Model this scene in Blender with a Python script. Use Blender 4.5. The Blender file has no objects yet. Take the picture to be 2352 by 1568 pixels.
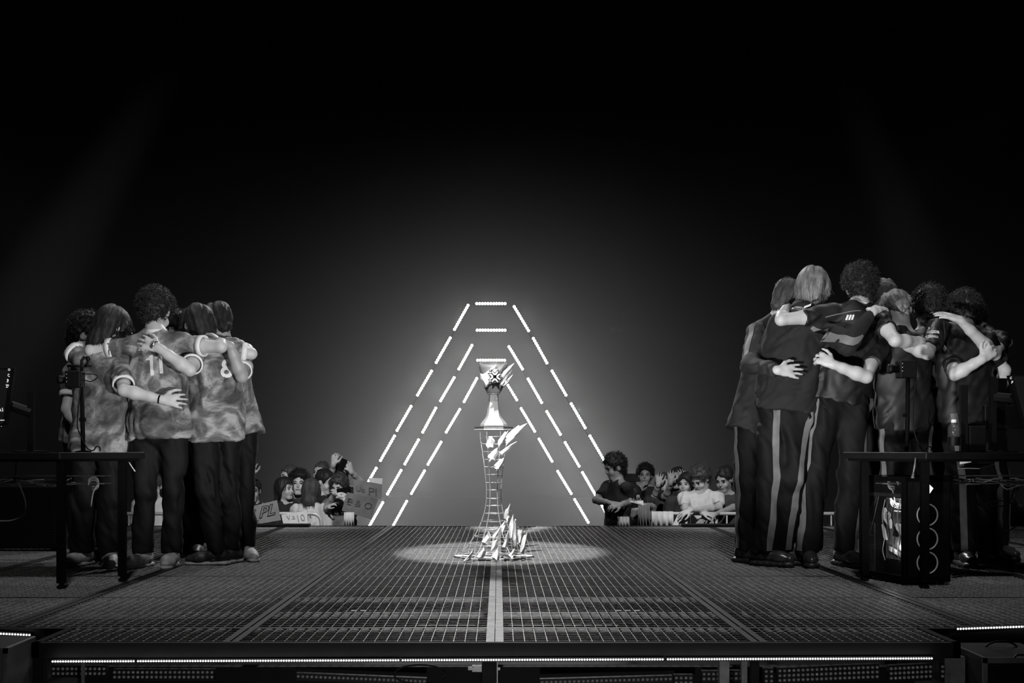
import bpy, bmesh, math, random
import numpy as np
from mathutils import Vector, Matrix
from mathutils.bvhtree import BVHTree
from mathutils.geometry import tessellate_polygon

random.seed(7)
RNG = np.random.default_rng(7)
S = bpy.context.scene
COL = S.collection

# ------------------------------------------------------------------ camera
# level camera with lens shift; stage deck is z = 0, camera looks along +Y
F_PX, VPX, HOR, CAMH = 2600.0, 1145.0, 1030.0, 0.78
cam_d = bpy.data.cameras.new('camera')
cam = bpy.data.objects.new('camera', cam_d)
COL.objects.link(cam)
cam.location = (0, 0, CAMH)
cam.rotation_euler = (math.radians(90), 0, 0)
cam_d.sensor_width = 36.0
cam_d.lens = F_PX / 2352 * 36.0
cam_d.shift_x = (1176 - VPX) / 2352
cam_d.shift_y = (HOR - 784) / 2352
cam_d.clip_end = 200
S.camera = cam

# ------------------------------------------------------------------ world, exposure
w = bpy.data.worlds.new('world')
S.world = w
w.use_nodes = True
w.node_tree.nodes['Background'].inputs[0].default_value = (0.002, 0.002, 0.002, 1)
w.node_tree.nodes['Background'].inputs[1].default_value = 0.35
S.view_settings.view_transform = 'Standard'
S.view_settings.look = 'None'
S.view_settings.exposure = 0.0
S.view_settings.gamma = 1.0
S.view_settings.use_curve_mapping = False
S.cycles.max_bounces = 4
S.cycles.diffuse_bounces = 2
S.cycles.glossy_bounces = 2
S.cycles.transmission_bounces = 3
S.cycles.volume_bounces = 0
S.cycles.transparent_max_bounces = 6
S.cycles.use_denoising = True
S.cycles.sample_clamp_indirect = 3.0
S.cycles.use_adaptive_sampling = True
S.cycles.adaptive_threshold = 0.03
S.cycles.volume_step_rate = 2.0
S.cycles.caustics_reflective = False
S.cycles.caustics_refractive = False


# ------------------------------------------------------------------ stage lights
def spot(name, loc, target, power, angle, blend=0.5, radius=0.12):
    d = bpy.data.lights.new(name, 'SPOT')
    d.energy = power
    d.spot_size = math.radians(angle)
    d.spot_blend = blend
    d.shadow_soft_size = radius
    o = bpy.data.objects.new(name, d)
    COL.objects.link(o)
    o.location = loc
    o.rotation_euler = (Vector(target) - Vector(loc)).to_track_quat('-Z', 'Y').to_euler()
    return o


# foot lights in the pit in front of the stage
spot('pit_spot_light', (1.3, 2.8, 0.25), (-2.25, 7.6, 1.3), 1150, 25, 0.8, 0.1)
spot('pit_spot_light', (-0.7, 2.8, 0.1), (2.55, 7.6, 1.3), 1500, 25, 0.8, 0.1)
spot('pit_spot_light', (0.0, 1.2, -0.75), (0.0, 4.8, -0.14), 150, 75, 0.6, 0.1)
# front truss, tight on the trophy plinth
spot('truss_spot_light', (-0.5, 4.6, 5.4), (-0.03, 8.2, 0.42), 3300, 14.5, 0.35, 0.05)
spot('truss_spot_light', (-0.5, -1.5, 3.4), (-0.03, 8.15, 1.02), 5600, 4.6, 0.5, 0.05)
# front truss over the huddles and desks
spot('truss_front_light', (-1.2, 2.2, 5.6), (-2.5, 7.2, 0.2), 620, 34, 0.8, 0.2)
spot('truss_front_light', (1.2, 2.2, 5.6), (2.6, 7.2, 0.2), 620, 34, 0.8, 0.2)
# overhead wash over the deck and over the huddles
spot('truss_wash_light', (-3.4, 9.2, 6.0), (-2.2, 7.6, 1.0), 300, 40, 0.9, 0.25)
spot('truss_wash_light', (3.6, 9.2, 6.0), (2.4, 7.6, 1.0), 340, 40, 0.9, 0.25)
spot('truss_wash_light', (0.0, 12.5, 6.0), (0.0, 8.0, 0.0), 1500, 80, 0.9, 0.3)
# fill spots added above the stage to light the front rows of the crowd
spot('crowd_fill_light', (-1.2, 7.4, 3.6), (-2.5, 12.6, 0.2), 1150, 34, 0.8, 0.2)
spot('crowd_fill_light', (1.3, 7.4, 3.6), (2.6, 12.6, 0.2), 1150, 34, 0.8, 0.2)
# two moving heads whose beams show in the haze
spot('beam_light', (-3.2, 16.5, 9.0), (-8.6, 17.2, 0.6), 3300, 12, 0.9, 0.1)
spot('beam_light', (4.0, 16.5, 9.0), (7.6, 17.4, 0.6), 1900, 11, 0.9, 0.1)


# ------------------------------------------------------------------ helpers
def X(px, Y): return (px - VPX) / F_PX * Y
def Z(py, Y): return CAMH - (py - HOR) / F_PX * Y
def P(px, py, Y): return np.array([X(px, Y), Y, Z(py, Y)])
def G(px, py):
    Y = F_PX * CAMH / (py - HOR)
    return np.array([X(px, Y), Y, 0.0])


def lin(v):
    v = v / 255.0
    return v / 12.92 if v <= 0.04045 else ((v + 0.055) / 1.055) ** 2.4


MATS = {}


def mat(name, v, rough=0.6, metal=0.0, var=0.25, scale=30.0, bump=0.0, spec=0.5, emit=0.0, alpha=1.0, kind=None):
    """grey principled material, v = sRGB grey 0-255, with procedural variation"""
    if name in MATS:
        return MATS[name]
    m = bpy.data.materials.new(name)
    m.use_nodes = True
    nt = m.node_tree
    b = nt.nodes['Principled BSDF']
    c = lin(v)
    b.inputs['Roughness'].default_value = rough
    b.inputs['Metallic'].default_value = metal
    b.inputs['Specular IOR Level'].default_value = spec
    tc = nt.nodes.new('ShaderNodeTexCoord')
    n = nt.nodes.new('ShaderNodeTexNoise')
    n.inputs['Scale'].default_value = scale
    n.inputs['Detail'].default_value = 3.0
    nt.links.new(tc.outputs['Object'], n.inputs['Vector'])
    r = nt.nodes.new('ShaderNodeValToRGB')
    lo, hi = c * (1 - var), min(1, c * (1 + var))
    r.color_ramp.elements[0].position = 0.3
    r.color_ramp.elements[1].position = 0.7
    r.color_ramp.elements[0].color = (lo, lo, lo, 1)
    r.color_ramp.elements[1].color = (hi, hi, hi, 1)
    nt.links.new(n.outputs['Fac'], r.inputs['Fac'])
    nt.links.new(r.outputs['Color'], b.inputs['Base Color'])
    if bump:
        bp = nt.nodes.new('ShaderNodeBump')
        bp.inputs['Strength'].default_value = bump
        bp.inputs['Distance'].default_value = 0.01
        nt.links.new(n.outputs['Fac'], bp.inputs['Height'])
        nt.links.new(bp.outputs['Normal'], b.inputs['Normal'])
    if emit:
        b.inputs['Emission Color'].default_value = (1, 1, 1, 1)
        b.inputs['Emission Strength'].default_value = emit
        m.cycles.emission_sampling = 'NONE' if kind == 'nosample' else 'AUTO'
    if alpha < 1:
        b.inputs['Alpha'].default_value = alpha
    MATS[name] = m
    return m


def tag(o, label=None, cat=None, group=None, kind=None):
    if label: o['label'] = label
    if cat: o['category'] = cat
    if group: o['group'] = group
    if kind: o['kind'] = kind
    return o


def empty(name, loc=(0, 0, 0), parent=None, rotz=0.0):
    o = bpy.data.objects.new(name, None)
    o.empty_display_size = 0.05
    COL.objects.link(o)
    o.location = loc
    o.rotation_euler = (0, 0, rotz)
    if parent: o.parent = parent
    return o


def link_mesh(name, me, parent=None, loc=None):
    o = bpy.data.objects.new(name, me)
    COL.objects.link(o)
    if parent: o.parent = parent
    if loc is not None: o.location = loc
    return o


class MB:
    """collects simple solids; build() makes ONE mesh object"""
    def __init__(s):
        s.v, s.f = [], []

    def add(s, verts, faces):
        n = len(s.v)
        s.v.extend([tuple(map(float, p)) for p in verts])
        s.f.extend([tuple(i + n for i in f) for f in faces])
        return s

    def box(s, a, b):
        (x0, y0, z0), (x1, y1, z1) = a, b
        return s.add([(x0, y0, z0), (x1, y0, z0), (x1, y1, z0), (x0, y1, z0), (x0, y0, z1), (x1, y0, z1), (x1, y1, z1), (x0, y1, z1)],
                     [(0, 3, 2, 1), (4, 5, 6, 7), (0, 1, 5, 4), (1, 2, 6, 5), (2, 3, 7, 6), (3, 0, 4, 7)])

    def cbox(s, c, h):
        return s.box([c[i] - h[i] for i in range(3)], [c[i] + h[i] for i in range(3)])

    def obox(s, o, ax, ay, az):
        """box from corner o along three edge vectors"""
        o, ax, ay, az = map(lambda q: np.array(q, float), (o, ax, ay, az))
        p = [o, o + ax, o + ax + ay, o + ay]
        p += [q + az for q in p]
        if np.dot(np.cross(ax, ay), az) < 0:
            return s.add(p, [(0, 1, 2, 3), (7, 6, 5, 4), (4, 5, 1, 0), (5, 6, 2, 1), (6, 7, 3, 2), (7, 4, 0, 3)])
        return s.add(p, [(0, 3, 2, 1), (4, 5, 6, 7), (0, 1, 5, 4), (1, 2, 6, 5), (2, 3, 7, 6), (3, 0, 4, 7)])

    def tube(s, pts, r, n=6, caps=True):
        pts = [np.array(p, float) for p in pts]
        m = len(pts)
        rs = r if hasattr(r, '__len__') else [r] * m
        ring = []
        up = None
        for i in range(m):
            t = pts[min(i + 1, m - 1)] - pts[max(i - 1, 0)]
            t = t / (np.linalg.norm(t) + 1e-9)
            if up is None:
                up = np.array([0, 0, 1.0]) if abs(t[2]) < 0.9 else np.array([1.0, 0, 0])
            u = np.cross(t, up); u /= np.linalg.norm(u) + 1e-9
            w_ = np.cross(u, t); up = w_
            ring += [pts[i] + rs[i] * (math.cos(2 * math.pi * k / n) * u + math.sin(2 * math.pi * k / n) * w_) for k in range(n)]
        f = [(i * n + k, i * n + (k + 1) % n, (i + 1) * n + (k + 1) % n, (i + 1) * n + k) for i in range(m - 1) for k in range(n)]
        if caps:
            f += [tuple(range(n))[::-1], tuple((m - 1) * n + k for k in range(n))]
        return s.add(ring, f)

    def stube(s, pts, r, n=6, caps=True, k=5):
        """tube along a smooth curve through the points"""
        q = [np.array(p, float) for p in pts]
        q = [2 * q[0] - q[1]] + q + [2 * q[-1] - q[-2]]
        out_ = []
        for i in range(1, len(q) - 2):
            for j in range(k):
                t = j / k
                out_.append(0.5 * (2 * q[i] + (q[i + 1] - q[i - 1]) * t + (2 * q[i - 1] - 5 * q[i] + 4 * q[i + 1] - q[i + 2]) * t * t + (3 * q[i] - q[i - 1] - 3 * q[i + 1] + q[i + 2]) * t ** 3))
        out_.append(q[-2])
        if hasattr(r, '__len__'): r = list(np.interp(np.linspace(0, 1, len(out_)), np.linspace(0, 1, len(r)), r))
        return s.tube(out_, r, n, caps)

    def lathe(s, prof, c=(0, 0, 0), n=16, axis=None, phase=0.0, caps=True):
        """prof = [(r, h)...] around z (or axis frame given as (u, v, w))"""
        c = np.array(c, float)
        u, v, w_ = axis if axis else (np.array([1, 0, 0]), np.array([0, 1, 0]), np.array([0, 0, 1]))
        m = len(prof)
        vs = [c + r * (math.cos(phase + 2 * math.pi * k / n) * u + math.sin(phase + 2 * math.pi * k / n) * v) + h * w_ for r, h in prof for k in range(n)]
        f = [(i * n + k, i * n + (k + 1) % n, (i + 1) * n + (k + 1) % n, (i + 1) * n + k) for i in range(m - 1) for k in range(n)]
        if caps:
            f += [tuple(range(n))[::-1], tuple((m - 1) * n + k for k in range(n))]
        return s.add(vs, f)

    def ball(s, c, r, n=8, m=5, sq=(1, 1, 1)):
        prof = [(r * math.sin(math.pi * i / m) + 1e-5, -r * math.cos(math.pi * i / m)) for i in range(m + 1)]
        k = len(s.v)
        s.lathe(prof, (0, 0, 0), n)
        for i in range(k, len(s.v)):
            s.v[i] = tuple(s.v[i][j] * sq[j] + c[j] for j in range(3))
        return s

    def prism(s, poly, o, u, v, w_, t):
        """2-D polygon in the (u, v) plane at o, extruded by t along w"""
        o, u, v, w_ = map(lambda q: np.array(q, float), (o, u, v, w_))
        n = len(poly)
        area = sum(poly[i][0] * poly[(i + 1) % n][1] - poly[(i + 1) % n][0] * poly[i][1] for i in range(n))
        if area < 0: poly = poly[::-1]
        a = [o + p[0] * u + p[1] * v for p in poly]
        b = [p + w_ * t for p in a]
        tri = tessellate_polygon([[Vector((p[0], p[1], 0)) for p in poly]])
        f = []
        flip = np.dot(np.cross(u, v), w_) * t < 0
        for q in tri:
            x, y, z = q
            (x0, y0), (x1, y1), (x2, y2) = poly[x], poly[y], poly[z]
            if (x1 - x0) * (y2 - y0) - (x2 - x0) * (y1 - y0) < 0: q = (x, z, y)
            f += [q[::-1], tuple(i + n for i in q)]
        f += [(i, (i + 1) % n, (i + 1) % n + n, i + n) for i in range(n)]
        if flip: f = [q[::-1] for q in f]
        return s.add(a + b, f)

    def mesh(s, name, m=None, smooth=False):
        me = bpy.data.meshes.new(name)
        me.from_pydata(s.v, [], s.f)
        if m: me.materials.append(m)
        if smooth:
            me.polygons.foreach_set('use_smooth', [True] * len(me.polygons))
        me.update()
        return me

    def build(s, name, m=None, parent=None, smooth=False, loc=None, bevel=0.0):
        o = link_mesh(name, s.mesh(name, m, smooth), parent, loc)
        if bevel:
            b = o.modifiers.new('bevel', 'BEVEL')
            b.width = bevel; b.segments = 2; b.limit_method = 'ANGLE'
        return o


def relocate(root):
    """children were modelled in world space: keep them there under a moved Empty"""
    inv = Matrix.Translation(root.location).inverted()
    for c in root.children:
        c.matrix_parent_inverse = inv
    return root


# ------------------------------------------------------------------ materials
M_STEEL = mat('galvanised_grating', 150, 0.45, 0.35, 0.35, 40, 0.1)
M_RAIL = mat('painted_black_rail', 34, 0.5, 0.4, 0.3, 25)
M_FRAME = mat('black_stage_steel', 8, 0.65, 0.0, 0.4, 12, spec=0.12)
M_SEAM = mat('worn_steel_flat_bar', 112, 0.5, 0.5, 0.4, 14, 0.15)
M_PLATE = mat('brushed_sheet_metal', 92, 0.5, 0.5, 0.3, 9)
M_BLACK = mat('black_plastic', 6, 0.55, 0, 0.3, 30, spec=0.15)
M_BLACKM = mat('black_powder_coat', 5, 0.7, 0.0, 0.3, 60, spec=0.06)
M_DARK = mat('dark_floor_vinyl', 18, 0.7, 0, 0.3, 4)
M_WALL = mat('black_drape', 7, 0.9, 0, 0.4, 2)
M_BULB = mat('lit_bulb', 240, 0.4, 0, 0.02, 3, emit=3.0, kind='nosample')
M_STRIPB = mat('lit_strip_pixel', 240, 0.4, 0, 0.02, 3, emit=0.95, kind='nosample')
M_LENS = mat('clear_led_lens', 130, 0.12, 0.35, 0.3, 60)
M_ALU = mat('pale_aluminium', 96, 0.45, 0.6, 0.25, 20)
M_CREAM = mat('pale_enamel', 205, 0.45, 0, 0.08, 15)
M_TROPHY = mat('brushed_silver_trophy', 178, 0.34, 0.35, 0.12, 18)
M_TROPHYD = mat('dull_grey_trophy_bowl', 104, 0.5, 0.0, 0.18, 18)
M_INK = mat('dark_outline_enamel', 14, 0.9, 0, 0.1, 10, spec=0.0)
M_WIRE = mat('silver_wire', 190, 0.35, 0.3, 0.2, 40)

# ------------------------------------------------------------------ arena shell
FLOORZ = -1.2
o = MB().box((-30, -4, FLOORZ - 0.1), (30, 47, FLOORZ)).build('floor', M_DARK); tag(o, 'dark arena floor below the stage', kind='structure')
o = MB().box((-30, 46, FLOORZ), (30, 46.2, 16)).build('wall_back', M_WALL); tag(o, 'black drape far behind the stage', kind='structure')

o = MB().box((-30, -4, 15.9), (30, 46.2, 16.1)).build('ceiling', M_WALL); tag(o, 'black unlit hall ceiling', kind='structure')

# ------------------------------------------------------------------ stage deck
deck = empty('stage_floor', (0, 4.53, 0)); tag(deck, 'raised stage deck of steel grating panels', kind='structure')
PX0, PW = -0.015, 1.065
rows = [(4.55, 4.93), (4.93, 5.93), (5.93, 6.93), (6.93, 7.93), (7.93, 8.93), (8.93, 9.93), (9.93, 10.93), (10.93, 11.4)]
CX0, CX1 = -1.87, 1.85


def grating_mesh(wd, dp):
    b = MB()
    n = max(2, round(wd / 0.0463))
    for i in range(n + 1):
        x = -wd / 2 + wd * i / n
        b.box((x - 0.0015, 0, -0.02), (x + 0.0015, dp, 0.0))
    n = max(2, round(dp / 0.05))
    for i in range(n + 1):
        y = dp * i / n
        b.box((-wd / 2, y - 0.0023, -0.0055), (wd / 2, y + 0.0023, -0.0004))
    return b.mesh('grating', M_STEEL)


GM = {}
for r, (y0, y1) in enumerate(rows):
    for c in range(-5, 5):
        x0, x1 = PX0 + PW * c + 0.03, PX0 + PW * (c + 1) - 0.03
        if r == 0:
            if x1 < CX0 or x0 > CX1: continue
            x0, x1 = max(x0, CX0), min(x1, CX1)
        k = (round(x1 - x0, 3), round(y1 - y0, 3))
        if k not in GM: GM[k] = grating_mesh(x1 - x0, y1 - y0 - 0.03)
        o = link_mesh('grating_panel', GM[k], deck, ((x0 + x1) / 2, y0 + 0.015 - 4.53, 0))
        o['kind'] = 'stuff'
for c in range(-5, 6):                      # long seams, two flat bars each
    x = PX0 + PW * c
    y0 = 4.55 if CX0 < x < CX1 else 4.93
    for sx in (-1, 1):
        m = M_SEAM if c == 0 else M_RAIL
        hw = 0.017 if c == 0 else 0.014
        MB().box((x + sx * 0.0185 - hw, y0 - 4.53, -0.05), (x + sx * 0.0185 + hw, 11.4 - 4.53, 0.004)).build('seam_bar', m, deck)
for y0, y1 in rows:                         # cross rails under panel joints and at mid panel
    for y, h in ((y0, 0.012), ((y0 + y1) / 2, 0.005)):
        if y < 4.9 and h < 0.01: continue
        a, b = (CX0, CX1) if y < 4.9 else (-5.4, 5.3)
        MB().box((a, y - h - 4.53, -0.06), (b, y + h - 4.53, -0.003 if h < 0.01 else 0.001)).build('cross_rail', M_RAIL, deck)
MB().box((-5.4, 11.38 - 4.53, -0.14), (5.3, 11.42 - 4.53, 0.004)).build('rear_edge_beam', M_RAIL, deck)
for a, b in ((-5.4, -2.14), (2.16, 5.3)):   # sheet metal under the desks' end of the deck
    MB().box((a, 6.12 - 4.53, -0.016), (b, 6.74 - 4.53, -0.009)).build('sheet_plate', M_PLATE, deck)
MB().box((CX0, 0, -0.058), (CX1, 0.035, 0.003)).build('front_fascia', M_FRAME, deck)
for x in (CX0, CX1 - 0.03):
    MB().box((x, 0.0, -0.058), (x + 0.03, 0.4, 0.003)).build('fascia_return', M_FRAME, deck)
for a, b in ((-5.4, CX0), (CX1, 5.3)):
    MB().box((a, 0.36, -0.11), (b, 0.4, 0.003)).build('front_fascia', M_FRAME, deck)
MB().box((CX0, 0.5, -0.30), (CX1, 0.56, -0.19)).build('under_beam', M_FRAME, deck)
for px, hw, m in ((87, 0.022, M_FRAME), (1124, 0.03, M_FRAME), (2200, 0.03, M_ALU), (1664, 0.02, M_ALU), (1735, 0.016, M_FRAME), (190, 0.006, M_ALU), (1139, 0.008, M_ALU), (1710, 0.012, M_ALU)):
    Y = 4.62 if hw > 0.015 else 4.70
    x = X(px, Y)
    MB().box((x - hw, Y - 4.53, FLOORZ), (x + hw, Y - 4.53 + 2 * hw, -0.07)).build('support_post', m, deck)
for x in (-4.5, -2.6, 2.6, 4.5):
    for y in (7.5, 11.2):
        MB().box((x - 0.04, y - 4.53, FLOORZ), (x + 0.04, y - 4.45, -0.06)).build('support_post', M_FRAME, deck)

for a, b, py in ((958, 1092, 1432), (1168, 1420, 1432), (802, 850, 1402), (1405, 1476, 1400), (930, 990, 1367), (1280, 1362, 1367)):
    Y = (CAMH + 0.1) * F_PX / (py - HOR)        # glowing tubes added under the grating, standing in for LED strip reflections
    MB().tube([(X(a, Y), Y - 4.53, -0.1), (X(b, Y), Y - 4.53, -0.1)], 0.007, 8).build('under_deck_reflection', M_STRIPB, deck, True)
# ------------------------------------------------------------------ pixel strips along the stage edge
def hemi(r, n=8, m=3):
    b = MB()
    prof = [(r * math.cos(math.pi / 2 * i / m) + 1e-5, r * math.sin(math.pi / 2 * i / m)) for i in range(m + 1)]
    b.lathe(prof, (0, 0, 0), n, axis=(np.array([1, 0, 0]), np.array([0, 0, 1]), np.array([0, -1, 0])))
    return b


def led_strip(a, b, label, power, bead=0.0042):
    a, b = np.array(a), np.array(b)
    root = empty('led_strip', tuple((a + b) / 2 + np.array([0, 0, -0.008])))
    tag(root, label, 'led strip', 'pixel strips along the stage front')
    L = np.linalg.norm(b - a); d = (b - a) / L
    h = MB(); h.obox(a - (0, -0.001, 0.008), b - a, (0, 0.016, 0), (0, 0, 0.016)); h.build('housing', M_BLACK, root)
    n = int(L / (2.45 * bead)); q = MB()
    hm = hemi(bead)
    for i in range(n):
        c = a + d * (i + 0.5) * L / n
        q.add([np.array(p) + c for p in hm.v], hm.f)
    o = q.build('pixel_row', M_STRIPB, root, True); o['kind'] = 'stuff'
    relocate(root)
    ld = bpy.data.lights.new('strip_glow', 'AREA'); ld.shape = 'RECTANGLE'
    ld.size = L; ld.size_y = 0.01; ld.energy = power * L * 0.25
    lo = bpy.data.objects.new('strip_glow', ld); COL.objects.link(lo)
    lo.location = tuple((a + b) / 2 + np.array([0, -0.02, 0.0]))
    ang = math.atan2(d[1], d[0])
    lo.rotation_euler = (math.radians(90 + 25), 0, ang)


ys, zs = 4.515, -0.0655
segs = [(118, 310, 'short pixel strip under the fascia beside the corner post'), (314, 918, 'long pixel strip under the fascia before the hazy lens rows'),
        (922, 1525, 'long pixel strip under the fascia in front of the middle post'), (1531, 2143, 'long pixel strip under the fascia ending at the pale post')]
for a, b, l in segs:
    led_strip(P(a, 1515 + (1145 - a) * 0.0035, ys), P(b, 1515 + (1145 - b) * 0.0035, ys), l, 1.2)
led_strip(P(-60, 1452, 4.87), P(71, 1458, 4.87), 'pixel strip on the stepped-back wing beside the left-hand desk', 0.8, 0.0048)
led_strip(P(2197, 1444, 4.87), P(2420, 1436, 4.87), 'pixel strip on the stepped-back wing below the open computer case', 0.8, 0.0048)


# rows of lens lamps behind the stage front
def lens_panel(px0, px1, py0, nrow, label, Y=4.86, r=0.0078, skew=0.0):
    a, b = P(px0, py0, Y), P(px1, py0 + skew, Y)
    root = empty('lens_lamp_panel', (float(a[0]), Y, float(a[2]) - 0.1)); tag(root, label, 'lamp panel', 'lens lamp panels under the stage')
    L = np.linalg.norm(b - a); n = max(1, round(L / 0.0195)); d = (b - a) / L
    dz = np.array([0, 0, -0.0205])
    h = MB(); h.obox(a - (0, -0.002, -0.012) , b - a, (0, 0.03, 0), dz * nrow - (0, 0, 0.01)); h.build('housing', M_BLACK, root)
    lm = hemi(r, 10, 4).mesh('lens', M_LENS, True)
    for j in range(nrow):
        for i in range(n):
            p = a + d * (i + 0.5) * L / n + dz * j
            o = link_mesh('lens', lm, root, tuple(p))
    relocate(root)


lens_panel(14, 66, 1518, 3, 'small lens lamp panel beside the silver flight case')
lens_panel(88, 104, 1521, 3, 'narrow lens lamp panel next to the corner post')
lens_panel(118, 244, 1535, 2, 'two-row lens lamp panel under the short pixel strip')
lens_panel(258, 492, 1543, 2, 'lens lamp panel with hazy glare under the long strip')
lens_panel(680, 980, 1552, 1, 'low lens lamp row left of the middle post', skew=12)
lens_panel(1240, 1545, 1566, 1, 'low lens lamp row right of the middle post', skew=-8)
lens_panel(1548, 1592, 1556, 2, 'small lens lamp panel beside the cream clamp')
lens_panel(1612, 1655, 1547, 2, 'small lens lamp panel between the two round posts')
lens_panel(1674, 1708, 1546, 2, 'small lens lamp panel right of the aluminium post')
lens_panel(1754, 1778, 1541, 3, 'narrow lens lamp panel beside the thin black post')
lens_panel(1786, 2020, 1540, 3, 'widest three-row lens lamp panel under the long strip', skew=-9)
lens_panel(2042, 2142, 1535, 3, 'three-row lens lamp panel beside the black corner upright', skew=-5)
lens_panel(2158, 2172, 1530, 3, 'single-column lens lamp panel beside the pale corner post')
lens_panel(2214, 2240, 1527, 3, 'narrow lens lamp panel beside the black flight case')

# flight cases at the foot of the stage
def flight_case(a, b, label, m):
    c = empty('flight_case', ((a[0] + b[0]) / 2, (a[1] + b[1]) / 2, FLOORZ)); tag(c, label, 'flight case')
    MB().box((a[0], a[1], FLOORZ), b).build('case_body', m, c, bevel=0.006)
    e = 0.008
    for x in (a[0], b[0]):
        MB().box((x - e, a[1] - e, FLOORZ), (x + e, a[1] + e, b[2])).build('corner_trim', M_ALU, c)
    MB().box((a[0] - e, a[1] - e, b[2] - 0.02), (b[0] + e, a[1] + 0.002, b[2] + 0.002)).build('lid_trim', M_ALU, c)
    MB().box((a[0] + 0.02, a[1] - 0.012, b[2] - 0.085), (a[0] + 0.05, a[1], b[2] - 0.05)).build('latch', M_BLACK, c)
    mid = (a[0] + b[0]) / 2
    MB().tube([(mid - 0.035, a[1] - 0.004, b[2] + 0.002), (mid - 0.025, a[1] - 0.004, b[2] + 0.012), (mid + 0.025, a[1] - 0.004, b[2] + 0.012), (mid + 0.035, a[1] - 0.004, b[2] + 0.002)], 0.004).build('handle', M_BLACK, c)
    relocate(c)


pa = P(2262, 1510, 4.45)
flight_case((pa[0], 4.45, 0), (pa[0] + 0.3, 4.8, pa[2]), 'black flight case with aluminium corner trim below the stage corner', M_BLACK)
pa = P(13, 1488, 4.5)
flight_case((pa[0] - 0.35, 4.5, 0), (pa[0], 4.8, pa[2]), 'grey flight case beyond the stage corner post', mat('grey_case_skin', 60, 0.5, 0, 0.2, 8))

# cable loops and clamp hanging under the deck
k = empty('pipe_clamp', tuple(P(1120, 1545, 4.75))); tag(k, 'pale pipe clamp bolted beside the middle stage post', 'clamp')
c = P(1112, 1536, 4.72)
for sx in (-1, 1):
    MB().box((c[0] + sx * 0.03 - 0.02, 4.72, c[2] - 0.012), (c[0] + sx * 0.03 + 0.02, 4.76, c[2] + 0.012)).build('jaw', M_ALU, k)
    MB().box((c[0] + sx * 0.055 - 0.012, 4.715, c[2] - 0.004), (c[0] + sx * 0.055 + 0.012, 4.73, c[2] + 0.008)).build('bolt', M_ALU, k)
relocate(k)
for i, (px, py, w_, lab) in enumerate(((965, 1548, 60, 'black cable loop hanging under the deck left of the middle post'), (2300, 1488, 40, 'black cable loop hanging above the black flight case'))):
    pts = [P(px + w_ * math.cos(t), py + 22 * math.sin(t) + (6 if i else 0), 4.7) for t in np.linspace(0.2, math.pi * 1.9, 18)]
    o = MB().tube(pts, 0.004).build('cable', M_BLACK, None, True); tag(o, lab, 'cable')

# ------------------------------------------------------------------ three A-shaped arches of lamp bars
OUT = dict(top=[(1095, 697, 1160, 697)],
           left=[(1075, 701, 1044, 756), (1034, 776, 1002, 832), (991, 852, 959, 907), (944, 933, 912, 988), (906, 1001, 874, 1057), (864, 1075, 832, 1130), (822, 1150, 790, 1205), (780, 1224, 748, 1279)],
           right=[(1181, 704, 1214, 759), (1225, 777, 1256, 833), (1268, 852, 1300, 907), (1312, 927, 1344, 982), (1355, 1001, 1387, 1056), (1397, 1076, 1429, 1131), (1440, 1150, 1472, 1205), (1483, 1224, 1515, 1279)])
MID = dict(top=[(1096, 758, 1160, 758)],
           left=[(1084, 793, 1054, 847), (1043, 867, 1012, 920), (1001, 937, 971, 992), (961, 1010, 930, 1065), (921, 1080, 890, 1134), (879, 1154, 849, 1207), (838, 1227, 808, 1280)],
           right=[(1169, 796, 1200, 847), (1213, 870, 1244, 924), (1256, 945, 1287, 997), (1298, 1016, 1330, 1070), (1338, 1085, 1368, 1137), (1381, 1158, 1411, 1211), (1423, 1231, 1453, 1283)])
INN = dict(top=[(1097, 827, 1159, 827)],
           left=[(1095, 869, 1066, 922), (1056, 940, 1025, 992), (1013, 1015, 983, 1066), (975, 1081, 945, 1133), (934, 1151, 904, 1205), (893, 1224, 863, 1278)],
           right=[(1153, 862, 1187, 918), (1197, 938, 1228, 990), (1238, 1008, 1268, 1059), (1281, 1082, 1312, 1133), (1320, 1147, 1351, 1199), (1361, 1218, 1391, 1270)])
NB = 11
bulb_me = MB().ball((0, 0, 0), 0.0258, 10, 6).mesh('bulb', M_BULB, True)
POWER_BAR = 10.5
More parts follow.
